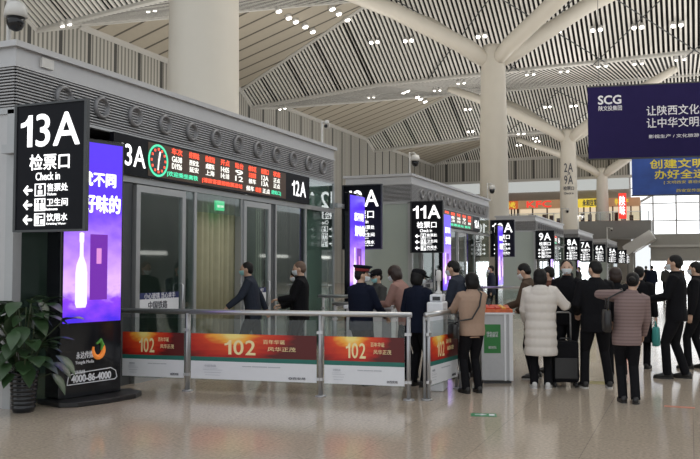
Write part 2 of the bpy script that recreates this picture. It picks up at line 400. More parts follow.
# ------------------------------------------------------------------ roof
def facet(poly, slats=True, m='slat', pitch=.31, wd=.145, back=.55, gaps=0, dep=.12):
    """ poly: planar convex 3-D polygon. Slats run in planes x = const, each slat a real bar; deck above."""
    P = [Vector(p) for p in poly]
    nrm = Vector((0,0,0))
    for i in range(len(P)): nrm += P[i].cross(P[(i+1) % len(P)])
    nrm.normalize()
    if nrm.z > 0: nrm = -nrm                         # looks down
    up = -nrm*back
    d = MB(); d.add([p+up for p in P], [tuple(range(len(P)))])
    if slats:
        n_ = len(P); cl = nrm*-.06
        for i in range(n_): d.add([P[i]+cl, P[(i+1) % n_]+cl, P[(i+1) % n_]+up, P[i]+up], [(0,1,2,3)])
    s = MB()
    if slats:
        x = min(p.x for p in P); x1 = max(p.x for p in P); k = 0
        x = math.ceil(x/pitch)*pitch
        while x < x1:
            k = int(round(x/pitch))
            hits = []
            for i in range(len(P)):
                a, c = P[i], P[(i+1) % len(P)]
                if (a.x-x)*(c.x-x) < 0: hits.append(a.lerp(c, (x-a.x)/(c.x-a.x)))
            if len(hits) == 2 and (hits[0]-hits[1]).length > .3 :
                a, c = hits; t = nrm*-dep; h = Vector((wd*(.30 if gaps and k % gaps == 0 else .5), 0, 0)) if not (gaps and k % gaps == 0) else Vector((wd*.16, 0, 0))
                s.add([a-h, a+h, c+h, c-h, a-h+t, a+h+t, c+h+t, c-h+t], [(0,1,2,3),(7,6,5,4),(0,4,5,1),(1,5,6,2),(2,6,7,3),(3,7,4,0)])
            x += pitch
    return d, s
RX = 14.
slat_all = []
decks = []
Ls = {-1: [(-33,6.5,14.7),(-20,6.5,15.7),(RX,6.5,16.1)], 0: [(-33,34.3,14.65),(-20,34.3,15.75),(RX,34.3,16.1)], 1: [(-33,58.2,14.7),(-22,58.2,15.62),(RX,58.2,16.1)], 2: [(-33,86.2,14.8),(-20.7,86.2,15.77),(RX,86.2,16.1)]}
Rn = {-1: (-33,9.7,15.78), 0: (-33,37.5,15.78), 1: (-33,63.9,15.72), 2: (-33,91.9,15.72)}
Pn = {0: (-33,32.3,15.78), 1: (-33,56.3,15.78), 2: (-33,83.6,15.85), 3: (-33,108.9,15.85)}
rid = {0: ((-20,27,19.6),(RX,27,19.6)), 1: ((-19.6,51.2,19.85),(RX,51.2,19.85)), 2: ((-22.3,79.5,19.05),(RX,79.5,19.05)), 3: ((-22,105.5,18.7),(RX,105.5,18.7))}
n_ceil = 1
def add_facet(poly, slats=True, **k):
    global n_ceil
    d, s = facet(poly, slats, **k)
    if slats:
        struct('ceiling' if n_ceil == 1 else 'ceiling.%03d' % (n_ceil-1), s, 'slat'); n_ceil += 1
        struct('ceiling_deck' if 0 else 'ceiling.%03d' % n_ceil, d, 'deck'); n_ceil += 1
    else:
        struct('ceiling.%03d' % n_ceil, d, 'boards'); n_ceil += 1
for n in (0, 1, 2):
    Q, V, W_ = Ls[n]; ap, rr = rid[n]
    add_facet([ap, Pn[n], Q, V], gaps=9); add_facet([ap, V, W_, rr], gaps=0)
add_facet([rid[3][0], Pn[3], (-33,109.1,15.8), (-20,109.1,16.1)], gaps=9)
add_facet([rid[3][0], (-20,109.1,16.1), (RX,109.1,16.2), rid[3][1]], gaps=0)
for n in (-1, 0, 1, 2):
    Q, V, W_ = Ls[n]; ap, rr = rid[n+1]
    add_facet([Q, Rn[n], ap, V], dep=.015, wd=.14); add_facet([V, ap, rr, W_], dep=.015, wd=.14)
    add_facet([Rn[n], Pn[n+1], ap], slats=False, back=0)
# edge beams along the folds
e = MB()
for n in (-1, 0, 1, 2):
    e.tube(Ls[n], .17, 6); e.tube([Rn[n], rid[n+1][0]], .10, 6); e.tube([Rn[n], Ls[n][0]], .14, 6)
for n in (0, 1, 2, 3):
    e.tube([rid[n][0], Pn[n]], .17, 6); e.tube(rid[n], .16, 6)
    if n in Ls: e.tube([Pn[n], Ls[n][0]], .16, 6)
struct('trim_4', e, 'edge')
# thin crossed tie rods behind the big facet
t = MB()
for x in range(-18, 14, 6):
    for n in (1, 2):
        yr, zr = rid[n][0][1], rid[n][0][2]; yl, zl = Ls[n][1][1], Ls[n][1][2]+.2
        t.tube([(x, yr, zr-.25), (x+7, yl, zl-.2)], .035, 5); t.tube([(x+7, yr, zr-.25), (x, yl, zl-.2)], .035, 5)
struct('trim_5', t, 'dark_frame')

# ------------------------------------------------------------------ columns
def column(y, label):
    X = -10.
    t = thing('roof_column', label, 'column', (X, y, 0), 0, 'tree columns along the gates')
    MB().lathe((0,0,0), [(.80,0),(.80,4),(.76,9),(.66,13.0),(.62,13.8),(.55,14.0)], 32).build('shaft', 'column', t, True)
    for sx, sy in ((-1,1),(1,1),(-1,-1),(1,-1)):
        ex, ey, ez = sx*9.2, sy*6.8, (5.5 if sy > 0 else 3.2)
        MB().tube([(sx*.25, sy*.2, 13.1), (sx*1.1, sy*.8, 13.75), (ex*.5, ey*.5, 14+ez*.48), (ex, ey, 14+ez)], [.36,.46,.44,.30], 14).build('branch', 'column', t, True)
    return t
column(15.45, 'cream round column rising from behind the nearest gate booth')
column(44.8, 'cream column with branches, second along, standing behind the middle gate booth')
c3 = column(75.2, 'cream column lettered 2A to 9A, third along the hall')
column(106.0, 'cream column in front of the upper floor restaurant, farthest along')
dirc = Matrix.Rotation(math.atan2(10, 75.2)*1.0, 4, 'Z') @ FRONT
for s_, z, h in (('2A', 10.5, .8), ('↗', 9.92, .28), ('9A', 9.4, .8), ('检票口', 8.65, .36), ('Check in', 8.2, .2)):
    nx, ny = math.sin(math.atan2(10, 75.2)), -math.cos(math.atan2(10, 75.2))
    text(s_, {'2A': .80, '9A': .80, '↗': .25, '检票口': .95, 'Check in': .85}[s_], h, 'ink', c3, 'lettering', (nx*.79, ny*.79, z), dirc, .012, .02, wrap=.79)

# ------------------------------------------------------------------ gate booths
BX = -7.2; BD = 2.0
def booth(y0, y1, label, near=False, dup=None):
    o = (BX, y0, 0); L = y1-y0
    t = thing('gate_booth', label, 'booth', o, 0, 'ticket gate booths along the hall')
    B = lambda: MB()
    m = B(); m.box(-BD, .0, 0, L, 3.97, 4.18); m.box(-BD-.06, .06, -.06, L+.06, 4.18, 4.25); m.box(-BD, .03, -.03, L, 3.95, 3.99)
    m.build('roof_fascia', 'fascia', t)
    m = B()
    for k in range(13):
        z = 3.485+k*.0365
        m.box(-.03, .02, 0, L, z, z+.017); m.box(-BD, 0, -.02, .03, z, z+.017)
    m.build('louver_band', 'louver', t)
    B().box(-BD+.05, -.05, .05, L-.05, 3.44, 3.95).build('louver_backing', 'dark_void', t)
    n = 12 if near else max(6, int(L/.72)); first = .76 if near else .9
    for k in range(n):
        y = first+k*.705
        if y > L-.3: break
        nz = B(); nz.lathe((.0, y, 3.73), [(.145,-.02),(.15,.05),(.125,.075),(.105,.06),(.10,.0),(.02,-.01)], 20, 0)
        nz.build('air_nozzle', 'nozzle', t, True)
    # frames
    m = B(); m.box(-.08, .03, 0, L, 2.80, 2.885); m.box(-.06, .02, 0, L, 3.44, 3.475)
    m.box(-BD, -.0, -.01, .05, 3.40, 3.475); m.box(-.1, .02, -.01, .12, 0, 3.45); m.box(-BD, -BD+.1, -.01, .1, 0, 3.45)
    m.build('frame', 'light_frame', t)
    return t, o, L
def part(t, o, name, m, mb, smooth=False, **k): return mb.build(name, m, t, smooth, **k)

def door(t, y0, y1):
    d = MB(); x0, x1 = -.02, .05
    d.box(x0, x1, y0, y0+.09, 0, 2.78); d.box(x0, x1, y1-.09, y1, 0, 2.78); d.box(x0, x1, y0+.09, y1-.09, 2.68, 2.78); d.box(x0, x1, y0+.09, y1-.09, 0, .12)
    d = d.build('door', 'light_frame', t)
    MB().box(.005, .02, y0+.09, y1-.09, .12, 2.68).build('door_pane', 'glass', d)
    MB().tube([(.05, y1-.14, .9), (.1, y1-.14, .93), (.1, y1-.14, 1.35), (.05, y1-.14, 1.38)], .014, 8).build('handle', 'steel', d, True)
    MB().box(.021, .024, y0+.13, y1-.13, .98, 1.16).build('door_label', 'paper', d)
    s = MB().box(.021, .0245, y0+.13, y1-.13, 1.16, 1.25).build('door_label_band', mat('blue_label', (.02, .03, .12), .5, var=.05), d)
    text('小心玻璃 当心夹手', y1-y0-.45, None, 'white_ink', d, 'door_label_text', (.027, (y0+y1)/2, 1.205), SIDE, .01, .003)
    text('中国铁路', y1-y0-.75, None, 'ink', d, 'door_label_text', (.026, (y0+y1)/2-.05, 1.07), SIDE, .02, .003)
    return d

t1, o1, L1 = booth(7.16, 16.34, 'grey louvred gate booth in the left foreground, row of round vents', True)
yy = lambda y: y-7.16
for a_, c_ in ((9.1, 9.34), (13.34, 13.58)): MB().box(-.1, .0, yy(a_), yy(c_), 0, 2.8).build('door_post', 'dark_frame', t1)
for a_, c_, z_ in ((10.86, 10.93, 2.8), (12.30, 12.36, 2.8), (14.86, 14.93, 3.45), (16.28, 16.34, 3.45), (13.58, 13.63, 2.8)): MB().box(-.1, .02, yy(a_), yy(c_), 0, z_).build('mullion', 'light_frame', t1)
door(t1, yy(9.37), yy(10.58)); door(t1, yy(12.36), yy(13.34))
MB().box(-.02, 0, .12, yy(9.1), 0, 2.8).build('window_pane', 'glass', t1)
MB().box(-.02, 0, yy(10.58), yy(10.86), 0, 2.8).build('window_pane', 'glass', t1)
MB().box(-.02, 0, yy(10.93), yy(12.30), 2.5, 2.8).build('transom_pane', 'glass', t1)
MB().box(-.02, 0, yy(13.63), yy(14.86), 0, 2.8).build('window_pane', 'dark_glass', t1)
MB().box(-.02, 0, yy(14.93), L1-.06, 0, 3.45).build('window_pane', 'mirror_glass', t1)
MB().box(-BD, -.1, .01, .03, 0, 3.45).build('end_panel', 'fascia', t1)
MB().box(-BD, -BD+.04, .1, L1, 0, 3.45).build('back_wall', mat('booth_back', (.10, .125, .11), .5, 0, .2, 2), t1)
MB().box(-.16, -.12, yy(14.95), L1-.1, 0, 3.4).build('pale_fill_sheet', mat('lit_interior_tone', (.40, .47, .44), .3, 0, .08, 1.5), t1)  # added pale sheet, its colour makes the end glass look lit from behind
MB().box(-BD, -.06, L1-.03, L1-.01, 0, 3.45).build('end_pane', 'glass', t1)
MB().box(-BD+.04, -.1, .05, L1-.06, 3.2, 3.24).build('inner_ceiling', 'white_paint', t1)
for y in (2.7, 4.6, 6.2, 7.9):
    MB().box(-1.5, -.7, y, y+.1, 3.16, 3.2).build('tube_lamp', emis('booth_tube_lamp', (.95, 1, .97), 2.5), t1)
MB().box(.02, .05, yy(7.75), yy(7.95), 4.0, 4.0).build('junction_box', 'white_paint', t1) if 0 else MB().box(.0, .035, .38, .58, 4.03, 4.15).build('junction_box', 'white_paint', t1)
ex = MB().box(-.05, -.01, yy(11.55), yy(11.80), 2.56, 2.72).build('exit_sign', mat('exit_green', (.02, .2, .08), .4, emit=(.05, .75, .3), estr=.9, var=0), t1)
text('出口 EXIT', .2, None, 'white_led', ex, 'exit_lettering', (-.006, yy(11.675), 2.63), SIDE, .01, .003)

def wavy(x, y0, y1, z0, z1, name, label, m):
    ax = []; n = 70
    fr, bk = [], []
    for k in range(n+1):
        y = y0+(y1-y0)*k/n; a = .05*math.sin(k*.95)+.015*math.sin(k*.37+1)
        fr.append((x+a+.006, y)); bk.append((x+a-.006, y))
    loop = fr+bk[::-1]
    mb = MB().loft([[(p[0], p[1], z0) for p in loop], [(p[0], p[1], z1) for p in loop]])
    return tag(mb.build(name, m, None, True), label, 'curtain')
wavy(-7.40, 11.0, 12.72, .03, 3.0, 'curtain', 'olive fabric curtain hanging behind the open gateway of the nearest booth', 'curtain')

def plain_booth(y0, y1, label, det=True):
    t, o, L = booth(y0, y1, label)
    d1, d2 = L*.3, L*.62
    if det:
        door(t, .9, 2.1); door(t, L*.5, L*.5+1.1)
        for y in (.84, 2.12, 3.7, L*.5-.06, L*.5+1.12, L*.75): MB().box(-.06, .02, y, y+.06, 0, 2.8).build('mullion', 'light_frame', t)
        MB().box(-.02, 0, 2.18, L*.5-.06, 0, 2.8).build('window_pane', 'dark_glass', t)
        MB().box(-.02, 0, L*.5+1.18, L-.06, 0, 2.8).build('window_pane', 'glass', t)
    else:
        MB().box(-.02, 0, .12, L-.06, 0, 2.8).build('window_pane', 'dark_glass', t)
    MB().box(-.02, 0, L*.8, L-.06, 2.89, 3.44).build('upper_pane', 'glass', t)
    MB().box(-BD+.1, -.1, .01, .03, 0, 3.4).build('end_panel', mat('pale_green_glass', (.36, .41, .38), .12, 0, .05, 1), t)
    MB().box(-BD, -BD+.04, .1, L, 0, 3.45).build('back_wall', mat('booth_back_far', (.28, .30, .28), .5, 0, .2, 2), t)
    return t
plain_booth(21.72, 31.3, 'grey louvred gate booth in the middle, behind the 11A hanging sign')
plain_booth(41.6, 51.4, 'grey gate booth behind the 9A sign, third along the row', True)
plain_booth(58.7, 67.9, 'distant gate booth behind the 7A sign', False)
plain_booth(80.1, 91.2, 'far gate booth behind the 5A sign', False)

# ------------------------------------------------------------------ departure boards
def board(y0, y1, left, right, label, cols, near=False):
    y0 += 0; t = thing('departure_board', label, 'sign', (BX+.03, y0, 2.89), 0, 'departure boards over the gates')
    L = y1-y0; sign_w = min(1.0, L*.16); H = .545
    MB().box(0, .07, 0, L, 0, H).build('cabinet', 'sign_black', t)
    X = .075
    text(left, .62 if near else None, .30, 'white_glow', t, 'gate_number', (X, .38 if near else .7, .27), SIDE, .045)
    text(right, .62 if near else None, .30, 'white_glow', t, 'gate_number', (X, L-.48, .27), SIDE, .045)
    MB().box(.07, .074, 0.75 if near else 1.3, L-1.05, .03, H-.03).build('led_panel', mat('led_matrix', (.02, .013, .008), .4, emit=(.12, .05, .02), estr=.25), t)
    c0 = 1.22 if near else 1.6
    if near:
        ck = MB(); ck.lathe((.074, .98, .27), [(.235,0),(.235,.012),(.21,.012),(.21,0)], 32, 0); ck = ck.build('clock', 'green_led', t)
        MB().lathe((.074, .98, .27), [(.20,0),(.20,.008)], 32, 0).build('clock_face', 'black_gloss', ck)
        for k in range(12):
            a = k*math.pi/6; MB().bbox((.085, 0.98+.165*math.sin(a), .27+.165*math.cos(a)), .006, .035, .035).build('clock_mark', 'red_led', ck)
        tk = MB(); tk.tube([(.09, .98, .27), (.09, 1.01, .40)], .013, 6); tk.tube([(.09, .98, .27), (.09, .96, .13)], .010, 6); tk.build('clock_hands', 'white_led', ck)
    heads = ['车次', '终到站', '始发站', '开点', '站台', '候车区', '检票口', '状态']
    rows = [['G638', 'D1926', 'G1838', 'D2516'], ['西安北', '延安', '北京西', '宝鸡南'], ['成都东', '上海', '太原南', '汉中'], ['14:05', '14:18', '14:26', '14:40'], ['9', '12', '14', '6'], ['正在检票', '候车', '候车', '候车'], ['12A', '13A', '11A', '9A'], ['正点', '正点', '正点', '正点']]
    ncol = cols; span = (L-1.05-.1)-c0-.05
    for k in range(ncol):
        y = c0 + span*(k+.5)/ncol
        text(heads[k], span/ncol*.60, .095, 'red_led', t, 'header_text', (.078, y, .455), SIDE, .02)
        for r in range(2):
            text(rows[k][r], span/ncol*.55, .085, 'white_led' if (k, r) != (5, 0) else 'red_led', t, 'row_text', (.078, y, .34-r*.105), SIDE, .015)
    q = [('|欢迎乘坐高铁', 'green_led', .0, .24), ('|请旅客提前检票进站', 'red_led', .25, .62), ('候车', 'white_led', .64, .72), ('检票', 'red_led', .73, .79), ('正点', 'white_led', .8, .88), ('进站口|', 'green_led', .89, 1.0)]
    if near:
        for s_, m, a, c in q:
            text(s_, span*(c-a)*.92, .085, m, t, 'notice_text', (.078, c0+span*(a+c)/2-.05, .105), SIDE, .02)
    else:
        text('请旅客检票进站 候车', span*.9, .085, 'green_led', t, 'notice_text', (.078, c0+span/2, .105), SIDE, .02)
board(8.80, 14.88, '13A', '12A', 'long black departure board with clock over the nearest gateway', 8, True)
board(22.3, 29.4, '11A', '10A', 'departure board over the middle booth gateway, behind the 11A sign', 6)
board(42.2, 49.4, '9A', '8A', 'small distant departure board behind the 9A sign', 4)

# ------------------------------------------------------------------ hanging gate signs
def gate_sign(y, num, label, x0=BX+.03, br=None, W=.94, pole=False):
    t = thing('gate_sign', label, 'sign', (x0, y, 2.02), 0, 'black gate number signs')
    H, D = 1.42, .035
    if br: MB().box(-.25 if x0 > -7.1 else -.02, .06, br[0], br[1], .9, 1.0).build('bracket', 'light_frame', t)
    if pole: MB().box(.4, .48, .03, .09, -2.02, 0).build('pole', 'dark_frame', t)
    MB().box(0, W, 0, D, 0, H).build('panel', 'sign_black', t, bevel=.01)
    m = MB(); m.box(-.01, .025, -.012, D+.01, -.01, H+.01); m.box(W-.02, W+.01, -.012, D+.01, -.01, H+.01); m.box(.025, W-.02, -.012, D+.01, H-.012, H+.012); m.box(.025, W-.02, -.012, D+.01, -.012, .012)
    m.build('edge_frame', 'dark_frame', t)
    f = -.005
    text(num, W*(.86 if len(num) > 2 and num[0] != '1' else .84 if len(num) > 2 else .62), .37, 'white_glow', t, 'gate_number', (W/2, f, 1.12), FRONT, .045)
    text('检票口', .56, .175, 'white_glow', t, 'sign_text', (W/2, f, .765), FRONT, .015)
    text('Check in', .34, .085, 'white_glow', t, 'sign_text', (W/2-.02, f, .605), FRONT, .012)
    for k, (a, e_) in enumerate((('售票处', 'Tickets'), ('卫生间', 'Restrooms'), ('饮用水', 'Drinking Water'))):
        z = .455-k*.165
        text('←', .12, .10, 'white_glow', t, 'arrow', (.20, f, z), FRONT, .05)
        fr = MB(); x0, x1, z0, z1 = .30, .45, z-.07, z+.07
        for bx in ((x0,x1,z0,z0+.012),(x0,x1,z1-.012,z1),(x0,x0+.012,z0,z1),(x1-.012,x1,z0,z1)): fr.box(bx[0], bx[1], f-.003, f+.004, bx[2], bx[3])
        if k == 0: fr.ell((.375, f, z+.03), (.025, .004, .025), 10, 6); fr.box(.345, .405, f-.003, f+.004, z-.05, z-.003)
        elif k == 1:
            for q in (.345, .405): fr.ell((q, f, z+.038), (.016, .004, .016), 8, 6); fr.box(q-.02, q+.02, f-.003, f+.004, z-.052, z+.018)
        else: fr.box(.325, .36, f-.003, f+.004, z-.05, z+.045); fr.box(.385, .43, f-.003, f+.004, z-.05, z-.0); fr.box(.36, .41, f-.003, f+.004, z+.02, z+.035)
        fr.build('icon', 'white_glow', t)
        text(a, .29, .085, 'white_glow', t, 'sign_text', (.62, f, z+.022), FRONT, .012)
        text(e_, .13 if k == 0 else .17 if k == 1 else .27, .028, 'white_glow', t, 'sign_text', (.54 if k < 2 else .61, f, z-.052), FRONT, .008)
    return t
signs = [(7.0, '13A', 'black lit sign numbered 13A at the left edge, largest of the gate signs', -7.02, (.04, .19), 1.0), (16.75, '12A', 'black lit sign numbered 12A, partly hidden by a purple screen', BX+.03, (-.42, 0.02)),
         (21.56, '11A', 'black lit sign numbered 11A at the corner of the middle booth', BX+.03, (.04, .2)), (31.4, '10A', 'black lit sign numbered 10A beyond the middle booth', BX+.03, (-.14, 0)),
         (41.4, '9A', 'black lit sign numbered 9A with the third booth behind it', BX+.03, (.04, .24)), (51.6, '8A', 'black lit sign numbered 8A, left of the 7A sign', BX+.03, (-.24, 0)),
         (58.5, '7A', 'black lit sign numbered 7A, just right of the 8A sign', BX+.03, (.04, .24)), (68.0, '6A', 'small black lit sign numbered 6A in the far row', BX+.03, (-.14, 0)),
         (79.9, '5A', 'tiny black lit sign numbered 5A in the far row', BX+.03, (.04, .24)), (91.3, '4A', 'tiny black lit sign numbered 4A in the far row', BX+.03, (-.14, 0)), (100.5, '3A', 'farthest black lit gate sign numbered 3A', BX+.03, None, .94, True)]
for q in signs: gate_sign(*q)
# ------------------------------------------------------------------ LED totems
def totem(loc, rz, label, main=False, sc_=1.0):
    t = thing('advertising_totem', label, 'advertising screen', loc, rz, 'purple advertising totems')
    # local: screen runs along +Y, faces +X
    W, D = .88, (.30 if main else .12)
    MB().box(-D, 0, 0, W, .06, 3.2).build('housing', 'black_gloss', t, bevel=.015)
    pl_ = [(-.29 if main else -.14, -.1), (.16, -.1), (.30, .05), (.36, W/2), (.32, W-.02), (.18, W+(.18 if main else .08)), (-.10, W+(.24 if main else .1)), (-.24 if main else -.14, W+.06)]
    MB().loft([[(q[0], q[1], z) for q in pl_] for z in (0, .06)]).build('base_plate', 'black', t, bevel=.01)
    s = MB().box(0, .012, .03, W-.03, .95, 3.15).build('screen', 'screen', t)
    wh = emis('screen_white', (1, .95, 1), 1.3) if main else M['white_glow']
    bt = MB(); bt.lathe((.012, .27, 1.13), [(.065,0),(.085,.05),(.085,.42),(.07,.52),(.028,.62),(.026,.78),(.034,.80),(.034,.90),(.01,.91)], 14)
    bt.v = [(.012+(x-.012)*.06, y, z) for x, y, z in bt.v]
    bt.build('bottle_picture', emis('bottle_white', (.95, .85, 1), 1.15), s, True)
    MB().box(.012, .016, .39, .64, 1.22, 2.02).build('box_picture', emis('box_magenta', (.17, .015, .42), 1.0), s)
    MB().box(.016, .018, .48, .55, 1.66, 1.85).build('box_picture', emis('box_pale', (.8, .3, .75), 1.0), s)
    text('就不同', .50, .17, 'white_glow', s, 'screen_text', (.014, .50, 2.70), SIDE, .03)
    text('好味的', .54, .22, 'white_glow', s, 'screen_text', (.014, .55, 2.40), SIDE, .03)
    if main:
        text('永达传媒', .24, .085, 'white_ink', t, 'lettering', (.006, .34, .56), SIDE, .01)
        text('Yongda Media', .26, .05, 'white_ink', t, 'lettering', (.006, .34, .47), SIDE, .01)
        lg = MB(); lg.tube([(.008, .53+.075*math.cos(a), .615+.10*math.sin(a)) for a in [R(x) for x in range(-200, 61, 20)]], [.012+.02*math.sin(math.pi*k/13) for k in range(14)], 8)
        lg.build('orange_logo', mat('logo_orange', (.80, .22, .03), .5, emit=(.8, .25, .04), estr=.3), t)
        lg = MB(); lg.tube([(.010, .50, .68), (.010, .56, .72), (.010, .59, .66), (.010, .57, .60)], [.012,.028,.026,.01], 8); lg.build('green_logo', mat('logo_green', (.1, .35, .05), .5), t)
        text('服务热线', .17, .045, 'white_ink', t, 'lettering', (.006, .26, .36), SIDE, .01)
        text('4000-86-4000', .56, .085, 'white_ink', t, 'phone_number', (.006, .44, .285), SIDE, .03)
        pl = [(.006, .10, .22), (.006, .12, .33), (.006, .20, .35), (.006, .72, .37), (.006, .79, .33), (.006, .81, .25), (.006, .78, .225), (.006, .10, .22)]
        MB().tube(pl, .006, 6).build('phone_number_outline', 'white_ink', t)
    return t
totem((-6.86, 7.58, 0), -math.atan2(.21, .82), 'large black totem with purple screen and phone number beside the plant', True)
for x, y, l in ((-6.62, 15.84, 'purple screen totem in front of the 12A sign'), (-6.58, 22.7, 'purple screen totem right behind the 11A sign'), (-6.62, 30.2, 'thin purple screen totem by the 10A sign'), (-6.62, 42.6, 'thin purple screen totem just beyond the 9A sign'), (-6.62, 53.5, 'thin purple screen totem between the 8A and 7A signs')):
    totem((x, y, 0), 0, l)

# ------------------------------------------------------------------ surveillance cameras
def cctv(loc, label, dome=True, s=1.0, rz=0):
    t = thing('surveillance_camera', label, 'camera', loc, rz, 'cameras on the booth roofs'); t.scale = (s, s, s)
    MB().lathe((0,0,0), [(.05,0),(.05,.02),(.028,.03),(.028,.62),(.0,.63)], 10).build('post', 'white_paint', t, True)
    MB().tube([(0,0,.58), (.12,-.06,.6), (.2,-.1,.56)], .02, 8).build('arm', 'white_paint', t, True)
    if dome:
        MB().lathe((.2,-.1,.28), [(.02,.26),(.10,.24),(.125,.16),(.13,.08),(.11,.075)], 18).build('housing', 'white_paint', t, True)
        MB().lathe((.2,-.1,.28), [(.105,.075),(.10,.0),(.07,-.06),(.02,-.085)], 18).build('dome', 'black_gloss', t, True)
    else:
        rot = Euler((R(-18), 0, R(20))).to_matrix()
        MB().bbox((.22,-.18,.5), .1, .30, .1, rot).build('housing', 'white_paint', t, bevel=.02)
        MB().ell((.25,-.33,.44), (.045,.03,.045), 10, 8).build('lens', 'black_gloss', t, True)
cctv((-7.66, 7.5, 4.25), 'large dome camera on the corner of the nearest booth roof', True, 1.05)
cctv((-7.4, 16.15, 4.25), 'bullet camera on the far end of the nearest booth roof', False, .9)
cctv((-7.3, 21.9, 4.25), 'dome camera on the corner of the middle booth roof', True, 1.0)
cctv((-7.2, 31.1, 4.25), 'small dome camera at the far end of the middle booth roof', True, 1.0)
cctv((-7.2, 51.0, 4.25), 'white camera at the far end of the third booth roof', False, 1.6)
cctv((-7.2, 58.9, 4.25), 'tiny white camera on the fourth booth roof', False, 1.6)
cctv((-7.2, 80.3, 4.25), 'tiny white camera on the farthest booth roof', False, 1.8)

# ------------------------------------------------------------------ barriers with printed banners
def barrier(loc, rz, posts, end0, end1, label, prints=True, ground=True, name='crowd_barrier', H=1.035):
    """runs along local +X, front faces local -Y"""
    t = thing(name, label, 'barrier', loc, rz, 'steel and glass barriers')
    MB().tube([(end0, 0, H), (end1, 0, H)], .034, 14).build('top_rail', 'steel', t, True)
    for x in posts:
        p = MB(); p.tube([(x, -.028, .02), (x, -.028, H-.02)], .021, 8); p.tube([(x, .028, .02), (x, .028, H-.02)], .021, 8)
        p.bbox((x, 0, H-.05), .03, .07, .05); p.lathe((x, 0, 0), [(.07,0),(.07,.015),(.03,.02)], 14)
        p = p.build('post', 'steel_dull', t, True)
        cl = MB()
        for z in (.8, .22): cl.bbox((x, -.03, z), .08, .035, .035)
        cl.build('glass_clamp', 'steel', p)
    xs = sorted([end0]+posts+[end1]); xs = [a for i, a in enumerate(xs) if i == 0 or a-xs[i-1] > .15]
    for a, c in zip(xs, xs[1:]):
        a += .05; c -= .05
        g = MB().box(a, c, -.006, .006, .15, .95).build('glass_panel', 'barrier_glass', t)
        if prints:
            pr = MB().box(a, c, -.012, -.007, .455, .755).build('banner_print', 'poster', t)
            wdt = min(c-a, 1.9)
            text('102', wdt*.25, .19, 'gold', pr, 'banner_lettering', (a+(c-a)*.40, -.014, .585), FRONT, .02, .003)
            text('百年华诞', wdt*.17, .055, 'gold', pr, 'banner_lettering', (a+(c-a)*.67, -.014, .665), FRONT, .004, .003)
            text('风华正茂', wdt*.22, .055, 'gold', pr, 'banner_lettering', (a+(c-a)*.73, -.014, .575), FRONT, .004, .003)
            MB().box(a, c, -.012, -.007, .40, .455).build('green_stripe', 'teal', t)
            lw = MB().box(a, c, -.012, -.007, .17, .40).build('white_strip', 'paper', t)
            text('中国铁路\n—————', (c-a)*.12, .05, 'ink_light', lw, 'strip_text', (a+(c-a)*.16, -.014, .33), FRONT, 0, .003)
            text('━━━━━━━━\n━━━━━━━\n━━━━━━', (c-a)*.16, .07, 'ink_light', lw, 'strip_text', (a+(c-a)*.18, -.014, .255), FRONT, 0, .003)
            text('━━━ ━━━━━ ━━━━', (c-a)*.3, .012, 'ink_light', lw, 'strip_text', (a+(c-a)*.57, -.014, .345), FRONT, 0, .003)
            text('◎西安局', (c-a)*.13, .032, 'ink', lw, 'strip_text', (a+(c-a)*.85, -.014, .215), FRONT, .01, .003)
    return t
A = math.atan2(.4, 2.95)
u = Vector((math.cos(A), math.sin(A)))
p1 = Vector((-6.1, 9.1))
barrier((p1.x, p1.y, 0), A, [0, 1.82, 2.94], -1.0, 2.98, 'long steel barrier with red and gold 102 banners facing the camera')
q0 = Vector((-2.99, 9.60)); q1 = Vector((-2.88, 10.66)); Bq = math.atan2(q1.y-q0.y, q1.x-q0.x)
barrier((q0.x, q0.y, 0), Bq, [0.0, 1.06], -.02, 1.1, 'short barrier return with one red banner, ending beside the tan jacket woman')
barrier((-5.25, 11.86, 0), A, [0.05, 1.0], 0, 1.1, 'plain inner steel barrier behind the officer in the peaked cap', prints=False)
barrier((-6.9, 14.9, 0), A, [.1, 1.6], 0, 1.9, 'plain steel rail behind the two men at the end of the nearest booth', prints=False)
barrier((-5.6, 23.2, 0), A, [.1, 1.7, 3.2], 0, 3.3, 'distant steel barrier in front of the middle booth', prints=False)

# ------------------------------------------------------------------ checking counter, gate machine, kiosk
t = thing('checking_counter', 'pale counter between the officer and the pink jacket person', 'counter', (-4.42, 11.42, 0), A)
MB().box(-.38, .38, -.2, .2, 1.0, 1.05).build('worktop', 'paper', t, bevel=.01)
MB().box(-.34, .34, -.16, .16, 0, 1.0).build('body', 'steel_dull', t)
MB().box(-.26, .2, -.168, -.16, .55, .9).build('front_panel', 'white_paint', t)
MB().lathe((.1, -.02, 1.05), [(.09,0),(.11,.02),(.11,.04),(.08,.05)], 16).build('stamp_pad', 'tan_cloth', t)

t = thing('ticket_gate_machine', 'white ticket gate machine with a slim camera post at the barrier corner', 'machine', (-3.10, 10.5, 0), A)
MB().box(-.13, .09, -.2, .2, 0, 1.16).build('body', 'paper', t, bevel=.02)
MB().box(-.10, .07, -.14, .14, 1.16, 1.26).build('reader_head', 'paper', t, bevel=.02)
MB().box(-.06, .04, -.15, -.139, 1.18, 1.23).build('display', 'black_gloss', t)
m = MB().lathe((0, 0, 1.26), [(.045,0),(.045,.03),(.02,.05),(.02,.17),(.035,.18),(.035,.30),(.02,.32)], 14).build('camera_post', 'white_paint', t, True)

